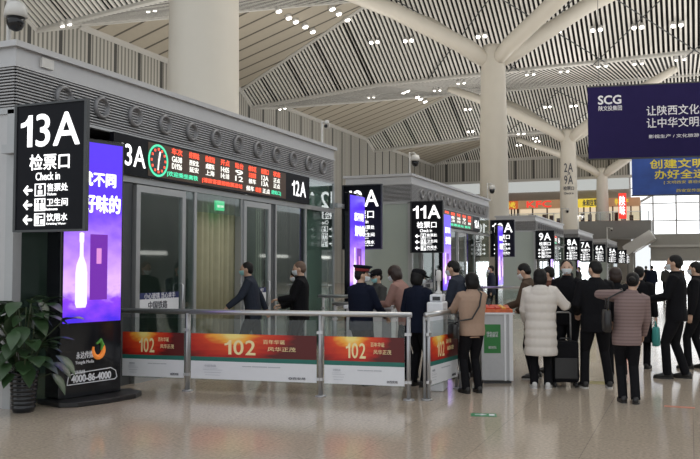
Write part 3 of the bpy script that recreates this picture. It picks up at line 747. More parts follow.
t = thing('display_cabinet', 'brushed steel cabinet with a green poster and bright prints on top', 'cabinet', (-2.5, 11.55, 0), R(20))
MB().box(-.30, .14, -.2, .35, .04, .96).build('body', 'steel_dull', t, bevel=.008)
MB().box(.09, .14, -.212, -.2, .04, .96).build('corner_strip', 'steel', t); MB().box(.02, .045, -.212, -.2, .04, .96).build('edge_strip', 'steel', t)
MB().box(-.33, .17, -.24, .38, .96, .985).build('top', 'steel', t)
MB().box(-.28, .12, -.18, .33, 0, .04).build('plinth', 'black', t)
tr = MB().box(-.29, .14, -.2, .34, .985, 1.03).build('tray', 'orange_print', t)
for k in range(6):
    x = -.25+k*.068
    MB().bbox((x, .05, 1.045), .06, .4, .03, Euler((R(4), 0, R(random.uniform(-4, 4)))).to_matrix()).build('brochure', mat('brochure_%d' % k, random.choice([(.6,.05,.02),(.7,.35,.04),(.6,.6,.55),(.55,.1,.03)]), .5), tr)
gp = MB().box(-.26, -.03, -.206, -.2, .42, .82).build('poster', 'green_poster', t)
text('绿色出行\n文明乘车', .16, None, 'white_ink', gp, 'poster_lettering', (-.145, -.208, .68), FRONT, .01, .003)
text('请排队', .12, None, 'white_ink', gp, 'poster_lettering', (-.145, -.208, .50), FRONT, .01, .003)

# ------------------------------------------------------------------ potted plant
def leaf_mesh(mb, base, dirv, up, ln, wd):
    d = dirv.normalized(); s_ = d.cross(up).normalized(); nrm = s_.cross(d)
    prof = [(0,.02),(.12,.55),(.3,.95),(.5,1),(.72,.72),(.9,.3),(1,.02)]
    rows = []
    for q, wq in prof:
        c = base + d*ln*q - nrm*ln*.35*q*q*.9
        rows.append([c - s_*wd*wq/2 + nrm*.12*wd*wq, c, c + s_*wd*wq/2 + nrm*.12*wd*wq])
    vs = [v for r in rows for v in r]; fs = []
    for k in range(len(rows)-1):
        for j in range(2): fs.append((k*3+j, k*3+j+1, k*3+j+4, k*3+j+3))
    mb.add(vs, fs)
t = thing('potted_plant', 'leafy green plant in a black ribbed pot beside the big totem', 'plant', (-6.93, 7.10, 0))
pp = [(.02,0),(.13,0),(.135,.02)]
for k in range(8): z = .04+k*.048; pp += [(.145+k*.004, z), (.15+k*.004, z+.03), (.135+k*.004, z+.038)]
pp += [(.19,.43),(.19,.46),(.165,.46),(.16,.40),(.02,.40)]
MB().lathe((0,0,0), [(r_*.88, z_) for r_, z_ in pp], 28).build('pot', 'black_gloss', t, True)
MB().lathe((0,0,.38), [(.145,0),(.135,.03),(.01,.045)], 20).build('soil', 'soil', t)
lf = MB(); stm = MB(); rnd = random.Random(3)
for k in range(92):
    a = rnd.uniform(0, 2*math.pi); rr = rnd.uniform(.03, .46)**.9; z = rnd.uniform(.42, 1.28)
    if z > 1.05: rr *= .6
    if z < .65: rr = max(rr, .16)
    bs = Vector((rr*math.cos(a), rr*math.sin(a)*.8, z))
    if bs.x < -.02 and bs.y > -.12: bs.y = -.12
    dv = Vector((math.cos(a), math.sin(a)*.8, rnd.uniform(-.7, .5)))
    if bs.y > .10 or bs.x < 0: dv.y = min(dv.y, .0)
    leaf_mesh(lf, bs, dv, Vector((0,0,1)), rnd.uniform(.20, .32), rnd.uniform(.13, .21))
    if k % 2 == 0: stm.tube([(0.05*math.cos(a), .05*math.sin(a), .41), (bs.x*.5, bs.y*.5, z*.75+.05), tuple(bs)], .007, 5)
lf.build('foliage', 'leaf', t, True); stm.build('stems', 'stem', t, True)

# ------------------------------------------------------------------ overhead banners
BR = R(10)
t = thing('hanging_banner', 'large navy banner with white lettering hanging at the upper right', 'banner', (-4.17, 38, 6.5), BR)
MB().box(0, 9, -.03, .03, 0, 3.25).build('cloth', 'navy_banner', t)
mm = MB(); mm.tube([(-.05, 0, 3.27), (9.05, 0, 3.27)], .04, 8); mm.tube([(-.05, 0, -.02), (9.05, 0, -.02)], .04, 8); mm.build('rod', 'dark_frame', t)
mm = MB(); [mm.tube([(x, 0, 3.27), (x, 0, 9.4)], .012, 5) for x in (.5, 4.5, 8.5)]; mm.build('cable', 'dark_frame', t)
text('SCG', .98, .38, 'white_ink', t, 'logo_lettering', (.95, -.035, 2.65), FRONT, .03, .01)
text('陕文投集团', 1.0, .22, 'white_ink', t, 'logo_lettering', (.97, -.035, 2.27), FRONT, .01, .01)
text('让陕西文化走向全国', 3.95, .44, 'white_ink', t, 'banner_text', (2.52+1.975, -.035, 2.08), FRONT, .01, .01)
text('让中华文明走向世界', 3.95, .44, 'white_ink', t, 'banner_text', (2.52+1.975, -.035, 1.53), FRONT, .01, .01)
text('影视生产 / 文化旅游 / 文化金融 / 艺术展演', 4.4, .16, 'white_ink', t, 'banner_text', (2.6+2.2, -.035, .92), FRONT, .01, .01)
t = thing('hanging_banner', 'blue banner with yellow lettering, hanging lower and behind the navy one', 'banner', (-3.66, 60, 6.62), BR)
MB().box(0, 10, -.03, .03, 0, 3.3).build('cloth', 'blue_banner', t)
mm = MB(); mm.tube([(-.05, 0, 3.32), (10.05, 0, 3.32)], .05, 8); mm.tube([(-.05, 0, -.02), (10.05, 0, -.02)], .05, 8); mm.build('rod', 'dark_frame', t)
mm = MB(); [mm.tube([(x, 0, 3.32), (x, 0, 9.3)], .015, 5) for x in (.5, 5, 9.5)]; mm.build('cable', 'dark_frame', t)
text('创建文明城市', 5.4, .62, 'yellow_ink', t, 'banner_text', (3.9, -.035, 2.15), FRONT, .02, .01)
text('办好全运盛会', 5.0, .62, 'yellow_ink', t, 'banner_text', (4.0, -.035, 1.42), FRONT, .02, .01)
text('[ 文明西安 喜迎全运 ]', 3.0, .24, 'yellow_ink', t, 'banner_text', (3.6, -.035, .85), FRONT, .0, .01)
text('西安宣传部', 1.6, .22, 'yellow_ink', t, 'banner_text', (3.7, -.035, .28), FRONT, .0, .01)

# ------------------------------------------------------------------ far end: mezzanine with shops, window wall
struct('wall_mezzanine', MB().box(-30, -4.3, 104.6, 109.2, 5.1, 7.3), 'mezz')
rl = thing('glass_balustrade', 'glass balustrade along the upper floor edge', 'railing', (-14, 104.4, 7.3))
MB().box(-16, 9.5, -.03, .03, .1, 1.05).build('glass_panel', 'barrier_glass', rl)
MB().box(-16, 9.5, -.05, .05, 1.05, 1.12).build('top_rail', 'steel', rl)
for k in range(10): MB().box(-15.8+k*2.8, -15.7+k*2.8, -.04, .04, 0, 1.05).build('post', 'steel_dull', rl)
def shop(x0, x1, band, sign, m, name, label, tw):
    t = thing('shop_front', label, 'shop', ((x0+x1)/2, 106.4, 7.3), 0)
    w_ = (x1-x0)/2
    MB().box(-w_, w_, 1.2, 1.4, 0, 1.95).build('lit_interior', 'shop_warm', t)
    MB().box(-w_, w_, -.1, 1.4, 1.9, 2.95).build('fascia', band, t)
    mm = MB()
    for k in range(5):
        x = -w_+k*w_/2; mm.box(x-.08, x+.08, 0, .2, 0, 1.9)
    mm.build('mullion', mat('shop_frame', (.10, .05, .03), .5), t)
    mm = MB()
    for k in range(int((x1-x0)/.9)): mm.box(-w_+.3+k*.9, -w_+.75+k*.9, .6, 1.0, 0, rnd.uniform(.5, 1.2))
    mm.build('display_shelving', 'rust_cloth', t)
    text(sign, tw, .8, m, t, 'shop_lettering', (0 if name != 'k' else -1.0, -.12, 2.42), FRONT, .03, .05)
shop(-20.6, -13.2, 'shop_band', 'KFC', 'kfc_red', 'k', 'upper floor restaurant with red KFC lettering', 3.1)
shop(-13.1, -10.0, 'shop_yellow', '永和豆浆', 'ink', 'y', 'upper floor shop with a yellow sign', 1.8)
shop(-22.3, -20.7, 'shop_orange', '小吃', 'shop_yellow', 'o', 'small orange upper floor shop left of the restaurant', 1.1)
shop(-9.9, -5.6, 'shop_band', '特产', 'shop_yellow', 'p', 'brown fronted upper floor shop behind the red upright sign', 1.6)
t = thing('upright_shop_sign', 'upright red sign with white characters on the upper floor', 'sign', (-7.5, 104.2, 7.3))
MB().box(-.45, .45, -.12, .12, .2, 3.3).build('panel', 'kfc_red', t); MB().box(-.06, .06, -.06, .06, 0, .2).build('foot', 'steel_dull', t)
text('陕\n味', .62, 2.3, 'white_glow', t, 'sign_text', (0, -.13, 1.8), FRONT, .02, .02)

struct('window_1', MB().box(-6.9, 14, EY, EY+.05, 5.3, 12.9), emis('far_glazing', (.95, .98, 1), 1.7))
mm = MB()
for k in range(8): x = -6.9+k*2.7; mm.box(x-.09, x+.09, EY-.2, EY, 5.3, 13)
for z in (7.4, 9.6, 11.6): mm.box(-6.9, 14, EY-.15, EY, z-.06, z+.06)
mm.tube([(-6.8, EY-.2, 9.2), (-3.0, EY-.2, 11.4)], .15, 6)
struct('trim_6', mm, mat('window_frames', (.45, .45, .45), .5))
struct('window_2', MB().box(-6.9, 14, EY, EY+.05, 13.4, 15.8), emis('upper_windows', (.95, .98, 1), .8))
struct('trim_7', MB().box(-4.2, 14, 100, 103.5, 2.3, 5.4), 'bulk')
struct('trim_8', MB().box(-4.4, 14, 99.8, 103.7, 3.9, 4.15), 'edge')
struct('window_3', MB().box(-4.6, 14, EY+.2, EY+.25, 0, 2.6), 'bright_window')
mm = MB(); [mm.box(-4.6+k*1.9-.07, -4.6+k*1.9+.07, EY, EY+.18, 0, 2.6) for k in range(10)]; struct('trim_9', mm, 'mezz')
t = thing('escalator_canopy', 'slanted white canopy at the far end of the booth row', 'canopy', (-5.2, 97, 3.0))
rot = Euler((0, R(-32), 0)).to_matrix()
MB().bbox((0, 0, 1.3), 3.4, 5, 1.1, rot).build('cover', 'white_paint', t); mm = MB(); mm.box(-1.0, -.6, -2, -1.6, -3, 1.2); mm.box(-1.0, -.6, 1.6, 2, -3, 1.2); mm.build('support', 'bulk', t)

# ------------------------------------------------------------------ roof lamps
LAMPS = [
 ((-20.7, 54.24, 17.87), (0.0, -0.517, -0.856), True, 0.85, 'paired downlight on the nearest big slatted roof slope, above the fold', 'downlights set in the slatted roof'),
 ((-18.18, 54.42, 17.76), (0.0, -0.517, -0.856), True, 0.85, 'paired downlight on the nearest big slatted roof slope, above the fold', 'downlights set in the slatted roof'),
 ((-12.99, 54.73, 17.58), (0.0, -0.517, -0.856), True, 0.85, 'paired downlight on the nearest big slatted roof slope, above the fold', 'downlights set in the slatted roof'),
 ((-8.02, 54.97, 17.43), (0.0, -0.517, -0.856), True, 0.85, 'paired downlight on the nearest big slatted roof slope, above the fold', 'downlights set in the slatted roof'),
 ((-5.43, 55.19, 17.3), (0.0, -0.517, -0.856), True, 0.85, 'paired downlight on the nearest big slatted roof slope, above the fold', 'downlights set in the slatted roof'),
 ((-2.86, 55.34, 17.21), (0.0, -0.517, -0.856), True, 0.85, 'paired downlight on the nearest big slatted roof slope, above the fold', 'downlights set in the slatted roof'),
 ((-0.51, 55.5, 17.11), (0.0, -0.517, -0.856), True, 0.85, 'paired downlight on the nearest big slatted roof slope, above the fold', 'downlights set in the slatted roof'),
 ((-30.05, 69.61, 17.34), (0.0, 0.159, -0.987), True, 0.64, 'paired downlight just beyond the long roof fold across the picture', 'downlights set in the slatted roof'),
 ((-26.55, 68.63, 17.18), (0.0, 0.159, -0.987), True, 0.64, 'paired downlight just beyond the long roof fold across the picture', 'downlights set in the slatted roof'),
 ((-19.84, 67.03, 16.92), (0.0, 0.159, -0.987), True, 0.64, 'paired downlight just beyond the long roof fold across the picture', 'downlights set in the slatted roof'),
 ((-16.09, 60.84, 15.92), (0.0, 0.159, -0.987), True, 0.64, 'paired downlight just beyond the long roof fold across the picture', 'downlights set in the slatted roof'),
 ((-10.33, 58.22, 15.5), (0.0, 0.159, -0.987), True, 0.64, 'paired downlight just beyond the long roof fold across the picture', 'downlights set in the slatted roof'),
 ((-7.98, 58.33, 15.52), (0.0, 0.159, -0.987), True, 0.64, 'paired downlight just beyond the long roof fold across the picture', 'downlights set in the slatted roof'),
 ((-5.26, 56.77, 15.27), (0.0, 0.159, -0.987), True, 0.64, 'paired downlight just beyond the long roof fold across the picture', 'downlights set in the slatted roof'),
 ((-2.99, 57.3, 15.35), (0.0, 0.159, -0.987), True, 0.64, 'paired downlight just beyond the long roof fold across the picture', 'downlights set in the slatted roof'),
 ((-0.38, 57.19, 15.34), (0.0, 0.159, -0.987), True, 0.64, 'paired downlight just beyond the long roof fold across the picture', 'downlights set in the slatted roof'),
 ((-32.06, 61.75, 15.29), (0.082, 0.176, -0.981), True, 0.64, 'paired downlight just beyond the long roof fold across the picture', 'downlights set in the slatted roof'),
 ((-20.85, 81.52, 17.93), (0.0, -0.44, -0.898), True, 0.81, 'downlight on the second slatted roof slope, above or beside the column tops', 'downlights set in the slatted roof'),
 ((-21.47, 85.02, 16.21), (0.0, -0.44, -0.898), True, 0.81, 'downlight on the second slatted roof slope, above or beside the column tops', 'downlights set in the slatted roof'),
 ((-12.87, 82.04, 17.67), (0.0, -0.44, -0.898), True, 0.81, 'downlight on the second slatted roof slope, above or beside the column tops', 'downlights set in the slatted roof'),
 ((-10.36, 82.18, 17.6), (0.0, -0.44, -0.898), True, 0.81, 'downlight on the second slatted roof slope, above or beside the column tops', 'downlights set in the slatted roof'),
 ((-13.17, 69.61, 13.13), (0.0, 0.15, -0.989), True, 0.68, 'small far downlight beyond the second roof fold', 'downlights set in the slatted roof'),
 ((-32.02, 38.89, 16.74), (0.0, 0.236, -0.972), True, 0.68, 'paired downlight on the pale slats at the upper left corner', 'downlights set in the slatted roof'),
 ((-29.14, 39.34, 16.85), (0.0, 0.236, -0.972), True, 0.68, 'paired downlight on the pale slats at the upper left corner', 'downlights set in the slatted roof'),
 ((-29.8, 32.95, 14.32), (0.08, 0.332, -0.94), True, 0.68, 'paired downlight on the pale slats at the upper left corner', 'downlights set in the slatted roof'),
 ((-24.35, 46.32, 18.28), (0.291, 0.0, -0.957), False, 1.06, 'round spotlight on the nearer brown roof boards right of the big column', 'round spotlights on the brown roof boards'),
 ((-24.4, 47.84, 18.27), (0.291, 0.0, -0.957), False, 1.06, 'round spotlight on the nearer brown roof boards right of the big column', 'round spotlights on the brown roof boards'),
 ((-24.37, 48.83, 18.28), (0.291, 0.0, -0.957), False, 1.06, 'round spotlight on the nearer brown roof boards right of the big column', 'round spotlights on the brown roof boards'),
 ((-24.3, 50.16, 18.3), (0.291, 0.0, -0.957), False, 1.06, 'round spotlight on the nearer brown roof boards right of the big column', 'round spotlights on the brown roof boards'),
 ((-24.32, 51.41, 18.29), (0.291, 0.0, -0.957), False, 1.06, 'round spotlight on the nearer brown roof boards right of the big column', 'round spotlights on the brown roof boards'),
 ((-21.91, 49.37, 19.02), (0.291, 0.0, -0.957), False, 1.06, 'round spotlight on the nearer brown roof boards right of the big column', 'round spotlights on the brown roof boards'),
 ((-21.93, 50.51, 19.02), (0.291, 0.0, -0.957), False, 1.06, 'round spotlight on the nearer brown roof boards right of the big column', 'round spotlights on the brown roof boards'),
 ((-21.91, 51.98, 19.02), (0.291, 0.0, -0.957), False, 1.06, 'round spotlight on the nearer brown roof boards right of the big column', 'round spotlights on the brown roof boards'),
 ((-24.71, 72.31, 18.15), (0.289, 0.006, -0.957), False, 1.19, 'small round spotlight on the farther brown roof boards', 'round spotlights on the brown roof boards'),
 ((-24.32, 72.34, 18.27), (0.289, 0.006, -0.957), False, 1.19, 'small round spotlight on the farther brown roof boards', 'round spotlights on the brown roof boards'),
 ((-24.34, 75.32, 18.28), (0.289, 0.006, -0.957), False, 1.19, 'small round spotlight on the farther brown roof boards', 'round spotlights on the brown roof boards'),
 ((-24.33, 76.38, 18.29), (0.289, 0.006, -0.957), False, 1.19, 'small round spotlight on the farther brown roof boards', 'round spotlights on the brown roof boards'),
 ((-24.32, 77.81, 18.3), (0.289, 0.006, -0.957), False, 1.19, 'small round spotlight on the farther brown roof boards', 'round spotlights on the brown roof boards'),
 ((-19.85, 104.81, 19.05), (0.0, -0.585, -0.811), True, 0.68, 'small far downlight on the third slatted roof slope', 'downlights set in the slatted roof'),
 ((-20.49, 106.73, 17.67), (0.0, -0.585, -0.811), True, 0.68, 'small far downlight on the third slatted roof slope', 'downlights set in the slatted roof'),
 ((-18.25, 105.82, 18.32), (0.0, -0.585, -0.811), True, 0.68, 'small far downlight on the third slatted roof slope', 'downlights set in the slatted roof'),
 ((-18.01, 106.29, 17.98), (0.0, -0.585, -0.811), True, 0.68, 'small far downlight on the third slatted roof slope', 'downlights set in the slatted roof'),
 ((-18.14, 107.34, 17.22), (0.0, -0.585, -0.811), True, 0.68, 'small far downlight on the third slatted roof slope', 'downlights set in the slatted roof'),
 ((-19.21, 104.13, 19.54), (0.0, -0.585, -0.811), True, 0.68, 'small far downlight on the third slatted roof slope', 'downlights set in the slatted roof'),
 ((-13.15, 106.18, 18.06), (0.0, -0.585, -0.811), True, 0.68, 'small far downlight on the third slatted roof slope', 'downlights set in the slatted roof'),
 ((-13.7, 107.49, 17.12), (0.0, -0.585, -0.811), True, 0.68, 'small far downlight on the third slatted roof slope', 'downlights set in the slatted roof')]
def downlight(p, n, label, pair, s=1.0, grp='downlights set in the slatted roof'):
    s *= .85 if pair else .95
    t = thing('ceiling_lamp', label, 'lamp', p, 0, grp)
    nz = Vector(n).normalized(); q = Vector((0,0,-1)).rotation_difference(nz).to_matrix()
    for k, dx in enumerate((-.24, .24) if pair else (0,)):
        b_ = MB(); b_.lathe((dx, 0, 0), [(.21*s,-.16),(.235*s,-.0),(.235*s,.10),(.20*s,.12)], 16)
        b_.v = [tuple(q @ Vector((x, y, -z))) for x, y, z in b_.v]; b_.build('housing', 'white_paint', t, True)
        l_ = MB(); l_.ell((dx, 0, .135), (.19*s, .19*s, .07), 14, 8)
        l_.v = [tuple(q @ Vector((x, y, -z))) for x, y, z in l_.v]; l_.build('lens', 'lamp', t, True)
for p, n, pair, s, lab, grp in LAMPS: downlight(p, n, lab, pair, s, grp)

# ------------------------------------------------------------------ floor stickers
t = thing('floor_sticker', 'small green and white sticker on the floor in the foreground', 'sticker', (-2.12, 8.88, 0), R(15))
MB().box(-.14, .14, -.09, .09, 0.0, .003).build('sheet', 'floor_green', t)
text('→', .12, .07, 'white_ink', t, 'arrow', (-.03, 0, .004), Matrix.Identity(4), .05, .002); MB().box(.06, .12, -.04, .05, .003, .0045).build('pictogram', 'white_ink', t)
tag(MB().box(-.31, .02, 10.21, 10.30, 0, .003).build('floor_tape', 'red_patch'), 'short reddish strip on the floor at the right edge', 'sticker')
tag(MB().bbox((-1.19, 11.95, .0015), .3, .3, .003).build('floor_tape', 'yellow_patch'), 'yellow patch on the floor behind the black suitcase', 'sticker')

# ------------------------------------------------------------------ people
def remesh(mb, name, m, parent, vox, smooth_it=3):
    me = bpy.data.meshes.new('tmp'); me.from_pydata(mb.v, [], mb.f); me.update()
    o = bpy.data.objects.new('tmp', me); COL.objects.link(o)
    r = o.modifiers.new('r', 'REMESH'); r.mode = 'VOXEL'; r.voxel_size = vox; r.use_smooth_shade = True
    if smooth_it:
        s_ = o.modifiers.new('s', 'SMOOTH'); s_.factor = .5; s_.iterations = smooth_it
    dg = bpy.context.evaluated_depsgraph_get(); dg.update()
    out = bpy.data.meshes.new_from_object(o.evaluated_get(dg)); out.name = name
    bpy.data.objects.remove(o); bpy.data.meshes.remove(me)
    out.materials.clear(); out.materials.append(M[m] if isinstance(m, str) else m)
    out.polygons.foreach_set('use_smooth', [True]*len(out.polygons))
    ob = bpy.data.objects.new(name, out); COL.objects.link(ob); ob.parent = parent
    return ob
def ik(a, c, l1, l2, pole):
    a, c = Vector(a), Vector(c); d = c-a; L = d.length
    if L > (l1+l2)*.995: c = a + d.normalized()*(l1+l2)*.995; d = c-a; L = d.length
    x = (l1*l1-l2*l2+L*L)/(2*L); h = math.sqrt(max(l1*l1-x*x, 1e-6)); dn = d.normalized()
    p = Vector(pole); p = p - dn*p.dot(dn)
    if p.length < 1e-4: p = Vector((0,0,1))
    return a + dn*x + p.normalized()*h, c
def ringe(c, rx, ry, Mx=None, n=18, sq=1.0):
    out = []
    for k in range(n):
        t_ = 2*math.pi*k/n; cx, sy = math.cos(t_), math.sin(t_)
        f = lambda v: math.copysign(abs(v)**sq, v)
        v = Vector((rx*f(cx), ry*f(sy), 0))
        if Mx: v = Mx @ v
        out.append(Vector(c)+v)
    return out

class Person: pass
def person(label, x, y, face, h=1.68, lean=0, sway=0, hyaw=0, hpitch=5, L=None, Rr=None, coat='jacket', cm='black_cloth', hem=None, pm='black_cloth', sm='shoe_black',
           hair='short', hm='hair', mask='mask_white', cap=None, hood=False, feet=((-.1, 0), (.1, 0)), fyaw=(8, -8), vox=.0085, fat=1.0, sole=False, lpole=None, rpole=None, group=None, knee=1):
    s = h/1.72
    rz = math.atan2(-x, y) + R(face)
    t = thing('person', label, 'person', (x, y, 0), rz, group)
    la = R(lean); sw = R(sway)
    def T(p):
        p = Vector(p); z0, z1 = .84*s, 1.10*s
        w_ = min(1, max(0, (p.z-z0)/(z1-z0))); w_ = w_*w_*(3-2*w_)
        pv = Vector((0,0,.93*s)); rot = Euler((-la*w_, sw*w_, 0)).to_matrix()
        return rot @ (p-pv) + pv
    def TR(z):
        z0, z1 = .84*s, 1.10*s
        w_ = min(1, max(0, (z-z0)/(z1-z0))); w_ = w_*w_*(3-2*w_)
        return Euler((-la*w_, sw*w_, 0)).to_matrix()
    def tors(rows, mb, sq=.9, k=1.0):
        mb.loft([ringe(T((0, yo*s, z*s)), rx*s*k, ry*s*k, TR(z*s), 20, sq) for z, rx, ry, yo in rows])
    # joints
    Sh = [T((sx*.165*s*fat, -.005*s, 1.405*s)) for sx in (-1, 1)]
    wr = []; el = []
    for i, (tg, sx) in enumerate(((L, -1), (Rr, 1))):
        tg = Vector(tg)*s if tg else (T((0,0,1.2*s))-Vector((0,0,1.2*s))) * .6 + Vector((sx*.245*s, .05*s, .83*s))
        pole = (lpole, rpole)[i] or (sx*.5, -.9, -.35)
        e_, w_ = ik(Sh[i], tg, .285*s, .255*s, pole); el.append(e_); wr.append(w_)
    hip = [Vector((sx*.088*s, 0, .90*s)) for sx in (-1, 1)]
    ank = [Vector((f[0]*s, f[1]*s, .085*s)) for f in feet]
    kn = [ik(hip[i], ank[i], .425*s, .415*s, (0, 1, .1))[0] for i in range(2)]
    Nb = T((0, -.01*s, 1.44*s)); Hc = T((0, .02*s, 1.605*s))
    HM = Euler((R(-hpitch), 0, 0)).to_matrix(); HM = Matrix.Rotation(R(hyaw), 3, 'Z') @ HM
    hp = lambda v: Hc + HM @ (Vector(v)*s)
    # ---- body (one surface)
    b_ = MB()
    tors([(.80,.13,.10,0),(.90,.155,.11,0),(1.02,.135,.095,0),(1.2,.15,.10,0),(1.34,.16,.09,-.005),(1.42,.12,.075,-.01),(1.46,.06,.06,-.01)], b_)
    b_.tube([Nb - Vector((0,0,.03*s)), Nb+(hp((0,-.02,-.08))-Nb)*.5, hp((0,-.012,-.06))], [.060*s,.054*s,.055*s], 12)
    rings = []
    nv = 12
    for j in range(1, nv):
        ph = math.pi*j/nv; z = -.115*math.cos(ph); r_ = math.sin(ph)
        rx, ry, yo = .077*r_, .096*r_, 0
        if z < 0: q = -z/.115; rx *= 1-.22*q; ry *= 1-.18*q; yo = .016*q
        rings.append([hp((rx*math.cos(a), yo+ry*math.sin(a), z)) for a in [2*math.pi*k/18 for k in range(18)]])
    b_.loft(rings)
    b_.tube([hp((0,.088,.022)), hp((0,.104,-.012)), hp((0,.106,-.028))], [.010*s,.014*s,.017*s], 8)
    b_.tube([hp((0,.090,-.055)), hp((0,.096,-.062)), hp((0,.090,-.070))], [.02*s,.02*s,.018*s], 8)
    for sx in (-1, 1):
        b_.ell(hp((sx*.078,-.005,-.004)), (.013*s,.021*s,.033*s), 8, 6, HM)
    for i, sx in enumerate((-1, 1)):
        b_.tube([Sh[i], el[i], wr[i]], [.046*s,.037*s,.027*s], 10)
        d = (wr[i]-el[i]).normalized()
        pn = Vector((-sx,0,0)) if abs(d.z) > .75 else Vector((0,0,-1))
        pn = (pn - d*pn.dot(d)).normalized(); sd = d.cross(pn)
        if sd.dot(Vector((0,1,0)) if abs(d.z) > .75 else Vector((-sx,0,0))) < 0: sd = -sd     # thumb side
        W0 = wr[i]
        Mx = Matrix((sd, pn, d)).transposed()
        b_.loft([ringe(W0+d*q*s, a*s, c*s, Mx, 12) for q, a, c in ((-.01,.026,.02),(.02,.034,.017),(.06,.041,.015),(.09,.040,.013))])
        for off, ln in ((.031,.062),(.011,.074),(-.010,.069),(-.030,.054)):
            f0 = W0+d*.083*s+sd*off*s; f1 = f0+(d*.8+pn*.35).normalized()*ln*.5*s; f2 = f1+(d*.4+pn*.8).normalized()*ln*.5*s
            b_.tube([f0, f1, f2], [.0098*s,.0092*s,.0082*s], 7)
        th0 = W0+d*.022*s+sd*.03*s; th1 = th0+(d*.6+sd*.7).normalized()*.035*s; th2 = th1+(d*.85+sd*.15+pn*.3).normalized()*.03*s
        b_.tube([th0, th1, th2], [.013*s,.011*s,.009*s], 7)
        b_.tube([hip[i], kn[i], ank[i]], [.075*s,.05*s,.036*s], 10)
        fy = R(fyaw[i]); fd = Vector((-math.sin(fy), math.cos(fy), 0))
        b_.tube([ank[i]-Vector((0,0,.03*s)), ank[i]+fd*.1*s-Vector((0,0,.045*s)), ank[i]+fd*.15*s-Vector((0,0,.055*s))], [.036*s,.03*s,.02*s], 8)
    body = remesh(b_, 'body', 'skin', t, vox, 2)
    for sx in (-1, 1):
        MB().ell(hp((sx*.031,.087,.012)), (.011*s,.007*s,.007*s), 8, 6, HM).build('eye', 'eye', t, True)
    # ---- trousers
    tr = MB()
    tors([(.82,.155,.118,-.004),(.90,.168,.125,-.006),(1.0,.158,.112,0),(1.04,.14,.10,0)], tr, .95, fat)
    for i in range(2):
        tr.tube([hip[i]+Vector((0,-.005,0))*s, hip[i].lerp(kn[i], .5), kn[i], kn[i].lerp(ank[i], .5), ank[i]-Vector((0,0,.035*s))], [.098*s*fat,.088*s*fat,.066*s,.062*s,.062*s], 14)
    remesh(tr, 'trousers', pm, t, vox*1.2, 2)
    # ---- shoes
    for i in range(2):
        fy = R(fyaw[i]); fd = Vector((-math.sin(fy), math.cos(fy), 0)); sdv = Vector((math.cos(fy), math.sin(fy), 0))
        g = Vector((ank[i].x, ank[i].y, 0)); sh = MB()
        Mf = Matrix((sdv, Vector((0,0,1)), fd)).transposed()
        sh.loft([ringe(g+fd*q*s+Vector((0,0,zc*s)), a*s, c*s, Mf, 14, .8) for q, a, c, zc in ((-.075,.022,.03,.045),(-.06,.036,.045,.05),(0,.042,.05,.055),(.06,.045,.038,.045),(.12,.047,.03,.036),(.165,.038,.024,.03),(.185,.018,.014,.024))])
        sh.v = [(a_, c_, max(d_, .004)) for a_, c_, d_ in sh.v]
        so = sh.build('shoe', sm, t, True)
        sl = MB(); sl.loft([ringe(g+fd*.052*s+Vector((0,0,z_)), .05*s, .137*s, Matrix((sdv, fd, Vector((0,0,1)))).transposed(), 18, .8) for z_ in (0.0, .02*s)])
        sl.build('sole', 'sole' if sole else sm, so)
    # ---- coat
    hm_z = hem or {'jacket': .80, 'short': .88, 'long': .52, 'puffer': .48}[coat]
    cj = MB()
    k = fat*(1.12 if coat == 'puffer' else 1.0)
    rows = []
    if hm_z < .75:
        rows += [(hm_z,.20,.165,0),(hm_z+.1,.196,.16,0),(.75,.19,.15,0)]
    else: rows += [(hm_z,.185,.142,0)]
    rows += [(.90,.188,.14,-.002),(1.0,.178,.13,0),(1.12,.185,.132,.0),(1.25,.200,.138,0),(1.34,.205,.132,-.004),(1.40,.185,.112,-.008),(1.44,.13,.09,-.010),(1.475,.078,.078,-.004),(1.50,.070,.072,.002)]
    rows = sorted(rows)
    if coat == 'puffer':
        fine = []; z = hm_z
        zs = [r_[0] for r_ in rows]
        while z < 1.47:
            ip = lambda c: float(np.interp(z, zs, [r_[c] for r_ in rows]))
            bul = 1+.055*abs(math.sin((z-hm_z)*math.pi/.125))-.02
            fine.append((z, ip(1)*bul, ip(2)*bul, ip(3))); z += .018
        rows = fine+rows[-2:]
    tors(rows, cj, .92, k)
    for i in range(2):
        sr = 1.22 if coat == 'puffer' else 1.0
        wv = [Sh[i]+(T((0,0,1.40*s))-Sh[i])*.28, Sh[i], Sh[i].lerp(el[i], .5), el[i], el[i].lerp(wr[i], .5), wr[i]]
        cj.tube(wv, [.078*s*sr,.076*s*sr,.068*s*sr,.062*s*sr,.056*s*sr,.047*s*sr], 14)
    if hood:
        cj.ell(hp((0,-.09,-.175)), (.13*s,.07*s,.07*s), 14, 10, HM)
        cj.ell(T((0,-.10*s,1.39*s)), (.145*s,.06*s,.09*s), 14, 10)
    remesh(cj, {'jacket': 'jacket', 'short': 'jacket', 'long': 'long_coat', 'puffer': 'puffer_coat'}[coat], cm, t, vox*1.15, 2 if coat != 'puffer' else 1)
    # ---- hair
    hb = MB(); hk = 1.10 if hair == 'bob' else 1.0; E = lambda c, r: hb.ell(hp(c), tuple(q*s*hk for q in r), 14, 10, HM)
